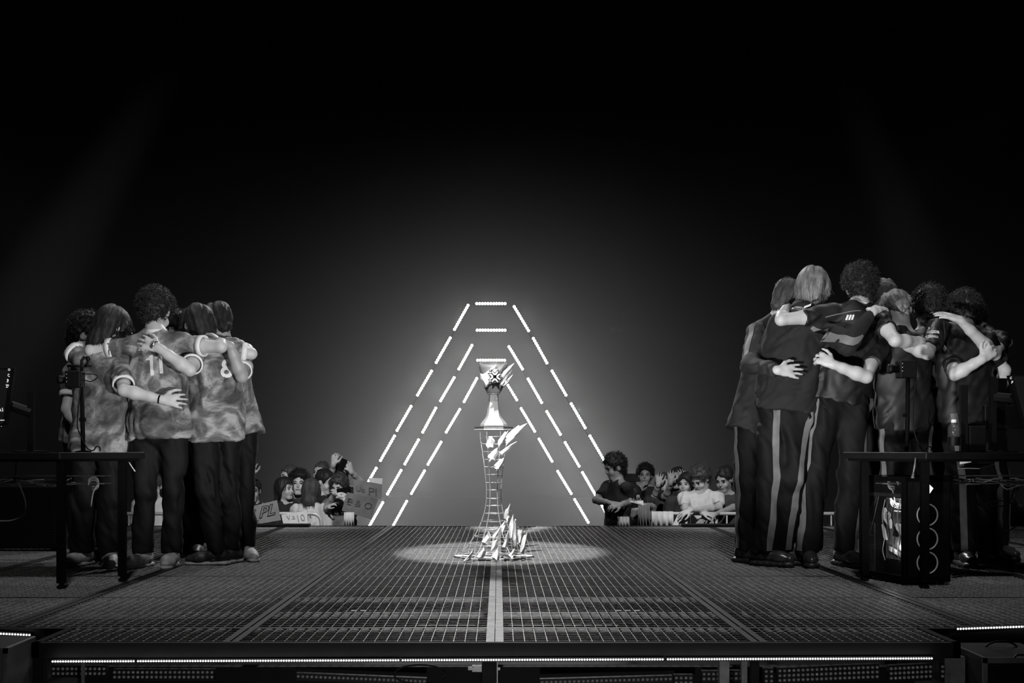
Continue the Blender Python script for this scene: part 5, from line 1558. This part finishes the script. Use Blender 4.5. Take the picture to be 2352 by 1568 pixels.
# ------------------------------------------------------------------ open computer case under the right desk
FL, FR = np.array([2.322, 6.46, 0]), np.array([2.592, 6.49, 0])
sd = nrm(np.array([-0.125, 0.42, 0])) * 0.44
fx = FR - FL; H0, H1 = 0.018, 0.62
pc = empty('computer_case', tuple(FL)); tag(pc, 'black tower computer case with glass side, three fan rings and a lit logo', 'computer')
up = np.array([0, 0, 1.0])
zb = np.array([0, 0, H0])
MB().obox(FL + zb, fx, sd, up * 0.03).build('case_floor', M_BLACKM, pc)
MB().obox(FL + up * (H1 - 0.03), fx, sd, up * 0.03).build('case_top', M_BLACKM, pc)
MB().obox(FR + zb - fx * 0.02, fx * 0.02, sd, up * (H1 - H0)).build('far_side_panel', M_BLACKM, pc)
MB().obox(FL + zb + sd * 0.97, fx, sd * 0.03, up * (H1 - H0)).build('rear_panel', M_BLACKM, pc)
fr = MB().obox(FL + zb, fx, sd * 0.09, up * (H1 - H0)).build('front_panel', M_BLACK, pc)
e1, e2 = nrm(fx), nrm(sd)
for a in (0.0, 0.93):
    MB().obox(FL + zb + sd * a - e1 * 0.004, sd * 0.07, e1 * 0.02, up * (H1 - H0)).build('side_frame_post', M_BLACKM, pc)
for k in range(4):
    c = FL + fx * (0.12 if k % 2 else 0.85) + sd * (0.06 if k < 2 else 0.92)
    MB().lathe([(0.02, 0), (0.016, H0)], (c[0], c[1], 0.003), 10).build('case_foot', M_BLACK, pc)
MB().obox(FL + sd * 0.07 + up * 0.50, sd * 0.86, e1 * 0.006, up * 0.02).build('side_crossbar', M_RAIL, pc)
MB().obox(FL + sd * 0.07 + zb + e1 * 0.002, sd * 0.86, e1 * 0.003, up * (H1 - H0 - 0.02)).build('side_glass', M_GLASS, pc)
# fan rings and logo on the front
nf = -e2
for i, py in enumerate((1182, 1237, 1292)):
    c = FL + fx * 0.47; c = np.array([c[0], c[1], Z(py, 6.47)]) + nf * 0.006
    MB().tube([c + 0.061 * (math.cos(a) * e1 + math.sin(a) * up) for a in np.linspace(0, 2 * math.pi, 33)], 0.0042, 6, False).build('fan_ring', M_RING, fr, True)
    fan = MB()
    for k in range(7):
        a = k * 2 * math.pi / 7
        d1, d2 = math.cos(a) * e1 + math.sin(a) * up, math.cos(a + 0.6) * e1 + math.sin(a + 0.6) * up
        fan.add([c + d1 * 0.016, c + d1 * 0.052 + nf * 0.002, c + d2 * 0.052, c + d2 * 0.018], [(0, 1, 2, 3)])
    fan.lathe([(0.018, 0.0), (0.018, 0.004)], c, 14, axis=(e1, up, nf))
    fan.build('fan_rotor', M_BLACKM, fr)
c = P(2132, 1122, 6.46) + nf * 0.008
kx = 6.46 / F_PX
MB().prism([(-7, 11), (-3.5, 13), (9, 1), (-1, -13), (-4, -12), (-7, -8)], c, e1 * kx, up * kx, nf, 0.003).build('power_logo', M_LOGO, fr)
# interior: lit board, angled white card covers, hoses, cables (q = share of the side depth, z = height)
def inside(d, q, z): return FL + e1 * d + sd * q + up * z


M_BACKP = mat('pale_inner_tray', 95, 0.5, 0.1, 0.4, 14)
MB().obox(inside(0.065, 0.07, 0.13), sd * 0.57, e1 * 0.004, up * 0.36).build('motherboard', M_BACKP, pc)
MB().obox(inside(0.05, 0.1, H0 + 0.03), sd * 0.6, e1 * 0.18, up * 0.075).build('power_shroud', M_BLACK, pc)
pl_ = lambda name, pts, d, m, t=0.012: MB().prism(pts, FL + e1 * d, sd, up, e1, t).build(name, m, pc)
pl_('graphics_card', [(0.64, 0.42), (0.60, 0.43), (0.46, 0.35), (0.47, 0.31), (0.62, 0.36)], 0.042, M_WART)
pl_('graphics_card', [(0.34, 0.345), (0.28, 0.34), (0.13, 0.29), (0.12, 0.265), (0.22, 0.275), (0.38, 0.32)], 0.042, M_WART)
pl_('graphics_card', [(0.66, 0.33), (0.6, 0.3), (0.56, 0.24), (0.62, 0.25)], 0.042, M_WART)
pl_('graphics_card', [(0.30, 0.27), (0.14, 0.22), (0.12, 0.17), (0.24, 0.19), (0.34, 0.23)], 0.045, M_PCB)
pl_('graphics_card', [(0.50, 0.21), (0.40, 0.2), (0.12, 0.15), (0.20, 0.145), (0.48, 0.18)], 0.04, M_PCB)
pl_('heatsink_block', [(0.36, 0.33), (0.40, 0.27), (0.30, 0.265)], 0.038, M_INK)
pl_('memory_stick', [(0.11, 0.43), (0.13, 0.43), (0.13, 0.34), (0.11, 0.34)], 0.042, M_WART)
pl_('memory_stick', [(0.15, 0.42), (0.40, 0.42), (0.40, 0.412), (0.15, 0.412)], 0.042, M_WART)
for i in range(4):
    k = 0.009 * i
    MB().stube([inside(0.036, 0.1, 0.435 + k), inside(0.036, 0.3, 0.435 + k), inside(0.036, 0.42 - k, 0.45 + k), inside(0.036, 0.45 - k, 0.49)], 0.0032, 6).build('coolant_hose', M_WHITE, pc, True)
for i in range(4):
    qq = 0.22 + 0.11 * i
    MB().stube([inside(0.034, qq, 0.48), inside(0.03, qq + 0.05, 0.38), inside(0.026, qq - 0.02, 0.27), inside(0.03, qq + 0.04, 0.18), inside(0.034, qq, 0.12)], 0.0028, 6).build('inner_cable', M_BLACK if i % 3 else M_CABLEW, pc, True)
for i in range(3):
    MB().stube([inside(0.014, 0.62 + 0.04 * i, 0.5), inside(0.014, 0.72 + 0.05 * i, 0.38), inside(0.014, 0.86, 0.24), inside(0.014, 0.9, 0.16), inside(0.014, 0.86 + 0.02 * i, 0.08)], 0.0035, 6).build('inner_cable', M_CABLE, pc, True)
MB().tube([inside(0.038, 0.50 + 0.05 * math.cos(a_), 0.385 + 0.022 * math.sin(a_)) for a_ in np.linspace(0, 6.283, 21)], 0.004, 6, False).build('pump_ring', M_RING, pc, True)
perf = MB()
for i in range(6):
    for j in range(24):
        c = FL + e1 * 0.0045 + sd * (0.67 + 0.036 * i) + up * (0.045 + 0.0125 * j + (0.006 if i % 2 else 0))
        perf.lathe([(0.0042, 0.0), (0.0042, 0.002)], c, 6, axis=(e2, up, -e1))
o = perf.build('perforated_vent', M_ALU, pc); o['kind'] = 'stuff'
relocate(pc)
for qq, zz_ in ((0.30, 0.47), (0.34, 0.20)):
    ld = bpy.data.lights.new('case_lamp', 'POINT'); ld.energy = 0.55; ld.shadow_soft_size = 0.01
    lo = bpy.data.objects.new('case_lamp', ld); COL.objects.link(lo); lo.location = tuple(inside(0.013, qq, zz_))

# dark computer standing behind the left desk
pc2 = empty('computer_case', (X(70, 8.6), 8.6, 0)); tag(pc2, 'plain black computer case on the deck behind the camera-pole desk', 'computer')
x0, x1 = X(-40, 8.6), X(136, 8.6)
MB().box((x0, 8.6, 0.02), (x1, 8.82, 0.49)).build('case_body', M_BLACK, pc2, bevel=0.008)
for x in (x0 + 0.05, x1 - 0.05):
    MB().box((x - 0.02, 8.62, 0), (x + 0.02, 8.8, 0.02)).build('case_foot', M_BLACK, pc2)
b = MB()
for i in range(4):
    for j in range(14):
        b.cbox((x1 - 0.045 + i * 0.009, 8.599, 0.08 + 0.024 * j), (0.0022, 0.002, 0.003))
o = b.build('side_vent', M_RAIL, pc2); o['kind'] = 'stuff'
relocate(pc2)

# far pair of little lamp frames hanging in the dark
for i, (px, d) in enumerate(((1409, 'open square frame'), (1425, 'peaked square frame'))):
    r_ = empty('hanging_lamp', tuple(P(px, 757, 30))); tag(r_, 'tiny %s of an unlit lamp hanging in the dark hall' % d, 'lamp')
    k = 30 / F_PX; c = P(px, 758, 30)
    q = [c + k * np.array([a, 0, b]) for a, b in ((-5.5, 5), (-5.5, -5), (5.5, -5), (5.5, 5))]
    MB().tube(q + ([q[0]] if i == 0 else [c + k * np.array([0, 0, 8]), q[0]]), 0.9 * k, 5).build('lamp_frame', M_ALU, r_)
    MB().tube([c + k * np.array([0, 0, 6]), np.array([c[0], c[1], 15.9])], 0.006, 5).build('lamp_cord', M_FRAME, r_)
    MB().box(tuple(c + k * np.array([-4, 0.5, -4])), tuple(c + k * np.array([4, 1.5, 4]))).build('lamp_glass', M_RAIL, r_)
    relocate(r_)
# ------------------------------------------------------------------ crowd behind the stage
M_TEED = mat('dark_tee', 44, 0.8, 0, 0.2, 12)
M_TEEG = mat('grey_tee', 96, 0.8, 0, 0.2, 12)
M_TEEW = mat('light_tee', 190, 0.8, 0, 0.1, 12)
M_TEEK = mat('black_tee', 20, 0.85, 0, 0.2, 12)
M_CARD = mat('cardboard_sign', 112, 0.85, 0, 0.18, 10)
M_PAPERW = mat('white_sign_board', 205, 0.8, 0, 0.06, 8)
M_MARK = mat('marker_ink', 42, 0.7, 0, 0.2, 10)
M_FAINT = mat('faint_pencil', 150, 0.8, 0, 0.1, 10)
M_MARKB = mat('faded_brush_ink', 66, 0.8, 0, 0.25, 12)
M_PHONE = mat('black_phone', 12, 0.2, 0, 0.1, 10)


def fan(label, px, py, Y, look=(0, -1, 0), tilt=0.0, hair=('short', 'k'), top=None, skin=None, l=None, r=None, s=1.06, turn=None, hn=650, group='fans behind the stage', cl=0.4, cr=0.4, lean=0.0, bag=False):
    """spectator standing on the arena floor; l / r = (elbow px, wrist px, hand dir) for the picture-left and picture-right arm"""
    hc = P(px, py, Y)
    f2 = nrm((look[0], look[1], 0)); R_ = np.array([f2[1], -f2[0], 0.0])      # person's right when facing f2
    if turn is not None: f2 = nrm((turn[0], turn[1], 0)); R_ = np.array([f2[1], -f2[0], 0.0])
    R_ = R_ if R_[0] > 0 else -R_                                             # towards picture right
    neck = hc - np.array([0, 0, 0.155]) - f2 * 0.035
    sl, sr = neck - R_ * 0.175 + (0, 0, -0.045), neck + R_ * 0.175 + (0, 0, -0.045)
    pel = np.array([neck[0] - f2[0] * lean, neck[1] - f2[1] * lean, FLOORZ + 0.93 + (neck[2] - 0.27) * 0.45])
    al = np.array([pel[0] - 0.1, pel[1], FLOORZ + 0.095]); ar = al + (0.2, 0, 0)
    J = dict(neck=neck, sl=sl, sr=sr, pelvis=pel, kl=(pel + al) / 2 - (0, 0.03, 0), kr=(pel + ar) / 2 - (0, 0.03, 0), al=al, ar=ar, tl=(-0.1, -1), tr=(0.1, -1))
    for q, arm in (('l', l), ('r', r)):
        if arm:
            (e, ed), (w_, wd), hd = arm
            J['e' + q] = P(e[0], e[1], Y + ed); J['w' + q] = P(w_[0], w_[1], Y + wd); J['h' + q] = hd
            J['n' + q] = (0, -0.4, 1)
        else:
            sg = -1 if q == 'l' else 1
            s_ = sl if q == 'l' else sr
            J['e' + q] = s_ + R_ * sg * 0.05 + (0, 0.02, -0.29); J['w' + q] = J['e' + q] + f2 * 0.2 + np.array([0, 0, -0.14]); J['h' + q] = f2 * 0.8 + np.array([0, 0, -0.5]); J['n' + q] = (R_ * sg)
    J['cl'], J['cr'] = cl, cr
    hm = {'k': M_HAIRK, 'g': M_HAIRG, 'b': M_HAIRB}[hair[1]]
    return person('person', label, group, J, (hc, (look[0], look[1], tilt), (0, 0, 1)), (hair[0], hm), top or M_TEED, M_TROUSER, M_SHOEK, skin or M_SKIN, res=0.0095, headscale=s, hn=hn, base=FLOORZ, sleeve_cut=0.75, hem=0.08, wr=0.95, girth=0.94)


# --- left of the arches
fan('smiling person with bushy black hair in a dark v-neck tee facing the stage', 687, 1112, 12.6, (0.05, -1), 0.05, ('bigcurly', 'k'), M_TEED, l=(((662, 1190), -0.1), ((690, 1178), -0.35), (0.6, -0.5, 0)), r=(((722, 1185), -0.1), ((700, 1182), -0.35), (-0.6, -0.4, 0)))
fan('person with long dark hair in profile leaning beside the smiling fan', 655, 1124, 12.5, (0.85, -0.5), 0.0, ('long', 'k'), M_TEEK, s=0.98, turn=(0.4, -1))
fan('person half hidden behind the bushy-haired fan, face turned sideways', 664, 1096, 13.3, (-0.8, -0.6), 0.0, ('short', 'g'), M_TEEG)
fan('person with long brown hair seen from behind in a white strapped top', 716, 1128, 12.35, (0.25, 1), -0.1, ('long', 'g'), M_TEEW, s=1.0, hn=500)
fan('bearded person in black looking sideways toward the arches', 747, 1108, 12.45, (0.85, -0.55), -0.25, ('short', 'k'), M_TEEK, r=(((800, 1178), -0.05), ((782, 1148), -0.25), (-0.35, -0.2, 0.7)), l=(((732, 1190), 0), ((752, 1165), -0.3), (0.6, -0.3, 0.4)))
fan('person wearing a pale headband in the second row', 738, 1086, 13.6, (-0.5, -0.85), 0.0, ('crop', 'g'), M_TEED)
p_ = fan('person holding a phone in a raised hand behind the cardboard signs', 782, 1092, 13.0, (0.1, -1), 0.1, ('short', 'k'), M_TEED, l=(((757, 1110), -0.1), ((766, 1066), -0.3), (0.15, 0, 1)), r=(((832, 1112), -0.1), ((806, 1082), -0.3), (-0.3, 0, 0.9)), cl=0.7, cr=0.8)
fan('person clutching a phone low in front of the cardboard sign', 779, 1118, 12.3, (-0.3, -0.9), -0.3, ('curly', 'g'), M_TEEG, s=0.95, l=(((745, 1175), 0), ((770, 1132), -0.3), (0.6, -0.1, 0.1)), r=(((815, 1178), 0), ((800, 1135), -0.3), (-0.6, -0.1, 0.2)))
fan('shadowed person with a beard behind the lettered cardboard sign', 580, 1128, 12.7, (0.2, -1), -0.05, ('short', 'k'), M_TEEK, skin=M_SKIN2, l=(((560, 1120), 0), ((578, 1090), -0.2), (0.1, 0, 1)))
fan('person in a pale top seen between the legs of number 11', 352, 1118, 12.6, (0.1, -1), -0.2, ('short', 'g'), M_TEEW)
fan('person standing behind the camera-pole desk end of the crowd', 160, 1112, 12.8, (0.3, -1), 0.0, ('straight', 'k'), M_TEEG)

# --- right of the arches
fan('dark-shirted person in profile reading beside the arches, tallest of the crowd', 1412, 1074, 12.0, (-0.95, -0.3), -0.35, ('curly', 'k'), M_TEEK, skin=M_SKIN2, turn=(-0.9, -0.45), l=(((1368, 1148), 0.0), ((1402, 1155), -0.2), (0.8, -0.2, -0.1)), r=(((1450, 1150), 0), ((1425, 1160), -0.3), (-0.7, -0.3, -0.1)))
fan('person with fluffy hair and dark top standing back from the barrier', 1482, 1092, 14.2, (-0.2, -1), 0.0, ('curly', 'k'), M_TEEK, skin=M_SKIN2, l=(((1458, 1150), 0), ((1470, 1128), -0.3), (0.3, -0.3, 0.8)))
fan('person in a light printed tee leaning crossed arms on the barrier', 1610, 1100, 12.1, (-0.75, -0.6), -0.7, ('curly', 'g'), M_TEEW, turn=(-0.2, -1), l=(((1575, 1170), -0.1), ((1612, 1178), -0.3), (0.8, -0.2, -0.1)), r=(((1652, 1165), -0.1), ((1585, 1172), -0.4), (-0.8, -0.2, -0.3)))
fan('person in an open dark shirt over white, arm along the barrier', 1664, 1102, 12.2, (-0.6, -0.75), -0.35, ('short', 'k'), M_TEED, skin=M_SKIN2, turn=(-0.2, -1), l=(((1640, 1172), -0.1), ((1618, 1190), -0.35), (-0.6, -0.2, -0.6)), r=(((1700, 1160), -0.05), ((1640, 1182), -0.4), (-0.8, -0.1, -0.35)))
fan('person raising both hands in the packed second row', 1555, 1100, 13.4, (-0.3, -1), 0.1, ('short', 'k'), M_TEEK, skin=M_SKIN2, l=(((1530, 1140), 0), ((1540, 1108), -0.2), (0.1, 0, 1)), r=(((1580, 1140), 0), ((1570, 1105), -0.2), (-0.1, 0, 1)))
fan('person pressed behind the second row with one hand raised', 1525, 1112, 13.9, (0.2, -1), 0.0, ('short', 'g'), M_TEED, l=(((1505, 1140), 0), ((1512, 1112), -0.2), (0.1, 0, 1)))
fan('person peering over the shoulder of the light tee', 1575, 1112, 12.8, (-0.5, -0.9), -0.1, ('straight', 'k'), M_TEED, s=0.96)
fan('person bending toward papers beside the reading fan', 1455, 1140, 12.4, (-0.7, -0.5), -0.7, ('short', 'k'), M_TEEG, skin=M_SKIN2, s=0.95, r=(((1500, 1165), 0), ((1482, 1160), -0.3), (-0.6, -0.4, 0.2)))
fan('person with glasses glimpsed between striped trouser legs', 1836, 1138, 12.4, (-0.2, -1), -0.1, ('straight', 'k'), M_TEEG)
fan('person behind the open computer case end of the crowd', 2318, 1128, 12.6, (-0.4, -1), -0.2, ('short', 'g'), M_TEEG)


# --- hand-made signs
def sign(corners, Y, m, label, marks=()):
    q = [P(*c, Y) for c in corners]
    b = [p + np.array([0, 0.012, 0]) for p in q]
    root = empty('hand_sign', tuple((q[2] + q[3]) / 2)); tag(root, label, 'sign', 'hand-made signs in the crowd')
    MB().add(q + b, [(0, 3, 2, 1), (4, 5, 6, 7), (0, 1, 5, 4), (1, 2, 6, 5), (2, 3, 7, 6), (3, 0, 4, 7)]).build('sign_board', m, root)
    u = nrm(q[1] - q[0]); v = nrm(q[0] - q[3])
    for (t, px, py, h, wd, *bo) in marks:
        fill = bool(bo) and bo[0] < 0
        decal_text(root, None, t, P(px, py, Y - (0.010 if fill else 0.006)), u, v + u * (0.25 if bo else 0), (0, -1, 0), h, m if fill else (M_FAINT if m is M_PAPERW else M_MARKB if 'lower' in label or 'upper' in label else M_MARK), 'sign_lettering', 0, wd, bo[0] if bo else 0.0)
    relocate(root)


sign([(572, 1164), (636, 1148), (645, 1194), (572, 1207)], 11.75, mat('mid_grey_card', 126, 0.85, 0, 0.12, 9), 'tilted cardboard sign with large outlined graffiti letters', [('PL', 615, 1174, 0.17, 1.0, 0.05), ('PL', 615, 1174, 0.17, 1.0, -0.012), ('oo', 582, 1172, 0.06, 1), ('no', 580, 1186, 0.06, 1), ('ooo', 584, 1198, 0.06, 1)])  # board in a plain mid grey
sign([(646, 1182), (705, 1172), (708, 1206), (652, 1208)], 11.72, M_PAPERW, 'white sign board with faint handwriting hung on the barrier', [('V.a', 668, 1188, 0.07, 1), ('10', 690, 1190, 0.10, 1)])
sign([(812, 1100), (877, 1112), (876, 1146), (812, 1140)], 12.2, M_CARD, 'upper cardboard sign with brush lettering held over the barrier', [('Pl', 856, 1130, 0.12, 1.2), ('Uo', 828, 1124, 0.08, 1)])
sign([(846, 1097), (879, 1098), (877, 1114), (850, 1112)], 12.215, M_PAPERW, 'pale paper corner sticking out behind the upper cardboard sign')
sign([(797, 1130), (868, 1146), (852, 1192), (785, 1172)], 11.9, mat('worn_card', 104, 0.85, 0, 0.2, 10), 'lower cardboard sign tilted in front of the other', [('E & O', 826, 1158, 0.10, 1.1), ('Zu', 804, 1150, 0.06, 1)])
sign([(1560, 1176), (1584, 1180), (1584, 1206), (1545, 1206)], 11.75, M_PAPERW, 'white drawn-on sheet hung on the barrier under the light tee', [('Go', 1566, 1196, 0.07, 1)])

# --- phones in the hands
for c, Y, ang, lab in (((790, 1127), 11.95, 0.2, 'black phone held flat in two hands above the lower cardboard sign'), ((786, 1068), 12.65, 1.2, 'black phone raised over the crowd'), ((1462, 1158), 12.0, 0.1, 'white folded leaflet held by the reading fan')):
    u = np.array([math.cos(ang), 0, math.sin(ang)]) * 0.15; v = np.array([-math.sin(ang), 0, math.cos(ang)]) * 0.07
    o = MB().obox(P(*c, Y) - u / 2 - v / 2, u, v, (0, 0.009, 0)).build('leaflet' if 'leaflet' in lab else 'phone', M_PAPERW if 'leaflet' in lab else M_PHONE, bevel=0.002); tag(o, lab, 'leaflet' if 'leaflet' in lab else 'phone')
o = MB().add([P(1428, 1147, 11.9), P(1455, 1150, 11.85), P(1476, 1157, 11.9), P(1476, 1160, 11.9), P(1454, 1154, 11.85), P(1428, 1151, 11.9)] + [P(1428, 1147, 12.05), P(1455, 1150, 12.0), P(1476, 1157, 12.05), P(1476, 1160, 12.05), P(1454, 1154, 12.0), P(1428, 1151, 12.05)],
             [(5, 4, 1, 0), (4, 3, 2, 1), (6, 7, 10, 11), (7, 8, 9, 10), (0, 1, 7, 6), (1, 2, 8, 7), (4, 5, 11, 10), (3, 4, 10, 9), (0, 6, 11, 5), (2, 3, 9, 8)]).build('open_book', M_PAPERW); tag(o, 'open white book held up beside the reading fan', 'book')


# --- crowd barriers
def barrier(p0, p1, Y, label, ztop=0.1, step=0.115):
    x0, x1 = X(p0, Y), X(p1, Y)
    root = empty('crowd_barrier', ((x0 + x1) / 2, Y, FLOORZ)); tag(root, label, 'barrier', 'crowd barriers behind the stage')
    r = 0.019; rad = 0.09
    zb = FLOORZ + 0.12
    loop = [(x0, Y, zb), (x0, Y, ztop - rad)] + [(x0 + rad * (1 - math.cos(a)), Y, ztop - rad + rad * math.sin(a)) for a in np.linspace(0.3, math.pi / 2, 4)] + \
           [(x1 - rad * (1 - math.sin(a)), Y, ztop - rad + rad * math.cos(a)) for a in np.linspace(0, math.pi / 2 - 0.3, 4)] + [(x1, Y, ztop - rad), (x1, Y, zb), (x0, Y, zb)]
    MB().tube(loop, r, 8).build('outer_tube', M_BAR, root, True)
    n = int((x1 - x0) / step)
    for i in range(1, n):
        x = x0 + (x1 - x0) * i / n
        MB().tube([(x, Y, zb), (x, Y, ztop)], 0.009, 6).build('upright_bar', M_BAR, root, True)
    for x in (x0 + 0.2, x1 - 0.2):
        MB().tube([(x, Y - 0.25, FLOORZ + 0.02), (x, Y, zb), (x, Y + 0.25, FLOORZ + 0.02)], 0.015, 6).build('barrier_foot', M_BAR, root)
    relocate(root)


M_BAR = mat('galvanised_barrier_tube', 175, 0.45, 0.2, 0.12, 20)
barrier(540, 738, 11.85, 'pale tube barrier behind the white sign board, rounded end showing')
barrier(270, 530, 11.85, 'pale tube barrier glimpsed between printed-jersey players\' legs')
barrier(1500, 1726, 11.85, 'pale tube barrier under the leaning fans\' arms')
barrier(1732, 1960, 11.85, 'pale tube barrier glimpsed between striped trouser legs')
# cloths hung over the barriers
M_CLOTHW = mat('pale_cloth', 180, 0.85, 0, 0.12, 8)


def cloth(p0, p1, py0, py1, Y, label, m):
    n = 14; f, v = [], []
    for i in range(n + 1):
        x = X(p0 + (p1 - p0) * i / n, Y); d = 0.018 * math.sin(i * 1.7) + 0.008 * math.sin(i * 3.1)
        for dd in (0, 0.008):
            v += [(x, Y + d + dd, Z(py0, Y)), (x, Y + d * 1.4 + dd, Z(py1, Y))]
    for i in range(n):
        a = i * 4
        f += [(a, a + 1, a + 5, a + 4), (a + 6, a + 7, a + 3, a + 2), (a, a + 4, a + 6, a + 2), (a + 1, a + 3, a + 7, a + 5)]
    f += [(0, 2, 3, 1), (n * 4, n * 4 + 1, n * 4 + 3, n * 4 + 2)]
    o = MB().add(v, f).build('hung_cloth', m, None, True); tag(o, label, 'cloth', 'cloths hung on the barriers')


cloth(1497, 1546, 1174, 1212, 11.72, 'pale creased cloth hung over the barrier beside the drawn-on sheet', M_CLOTHW)
cloth(1466, 1492, 1160, 1212, 11.75, 'grey pleated cloth draped beside the reading fan', M_TEEG)
cloth(790, 814, 1176, 1212, 11.72, 'striped pale fabric hanging under the cardboard signs', M_CLOTHW)
cloth(1418, 1445, 1186, 1212, 11.8, 'small pale bag cloth at the foot of the reading fan', M_CLOTHW)
# black equipment trunks along the rear edge of the deck
for a, b, lab in ((572, 712, 'low black cable duct on the deck edge below the lettered signs'), (1566, 1705, 'low black cable duct on the deck edge below the leaning fans')):
    o = MB().box((X(a, 11.3), 11.24, 0.004), (X(b, 11.3), 11.36, 0.03)).build('cable_duct', M_BLACK, bevel=0.006); tag(o, lab, 'cable duct', 'cable ducts on the deck edge')
# seating blocks in the stand beyond the right-hand crowd
for (a, b, c, d), lab in (((1428, 1478, 1088, 1106), 'grey balcony front panel behind the fluffy-haired fan'), ((1440, 1462, 1106, 1262), 'grey equipment box behind the reading fan')):
    o = MB().box((X(a, 15.5), 15.5, Z(d, 15.5)), (X(b, 15.5), 15.8, Z(c, 15.5))).build('stand_panel', mat('grey_stand_panel', 60, 0.7), bevel=0.01); tag(o, lab, 'panel')
# ------------------------------------------------------------------ haze behind the stage: thin everywhere, denser around the arches, fading out upwards
m = bpy.data.materials.new('stage_haze'); m.use_nodes = True
nt = m.node_tree; nt.nodes.clear()
N = lambda t: nt.nodes.new(t)
out, vs, tc = N('ShaderNodeOutputMaterial'), N('ShaderNodeVolumeScatter'), N('ShaderNodeTexCoord')
mp = N('ShaderNodeMapping'); mp.vector_type = 'TEXTURE'
mp.inputs['Location'].default_value = (float(X(1127, 20.5)), 20.5, 0.3); mp.inputs['Scale'].default_value = (6.8, 4.6, 7.0)
gr = N('ShaderNodeTexGradient'); gr.gradient_type = 'QUADRATIC_SPHERE'
sp = N('ShaderNodeSeparateXYZ'); mr = N('ShaderNodeMapRange')
mr.inputs['From Min'].default_value = 6.4; mr.inputs['From Max'].default_value = 2.8
mr.inputs['To Min'].default_value = 0.0; mr.inputs['To Max'].default_value = 0.0085
mu = N('ShaderNodeMath'); mu.operation = 'MULTIPLY_ADD'; mu.inputs[1].default_value = 0.105
nt.links.new(tc.outputs['Object'], mp.inputs['Vector']); nt.links.new(mp.outputs[0], gr.inputs['Vector'])
nt.links.new(tc.outputs['Object'], sp.inputs[0]); nt.links.new(sp.outputs['Z'], mr.inputs['Value'])
nt.links.new(gr.outputs['Fac'], mu.inputs[0]); nt.links.new(mr.outputs[0], mu.inputs[2]); nt.links.new(mu.outputs[0], vs.inputs['Density'])
vs.inputs['Color'].default_value = (1, 1, 1, 1)
nt.links.new(vs.outputs[0], out.inputs['Volume'])
o = MB().box((-13, 15.7, FLOORZ + 0.02), (13, 25.2, 6.5)).build('haze', m)
tag(o, 'thin smoke haze hanging behind the stage, thickest around the light arches', 'haze', None, 'stuff')
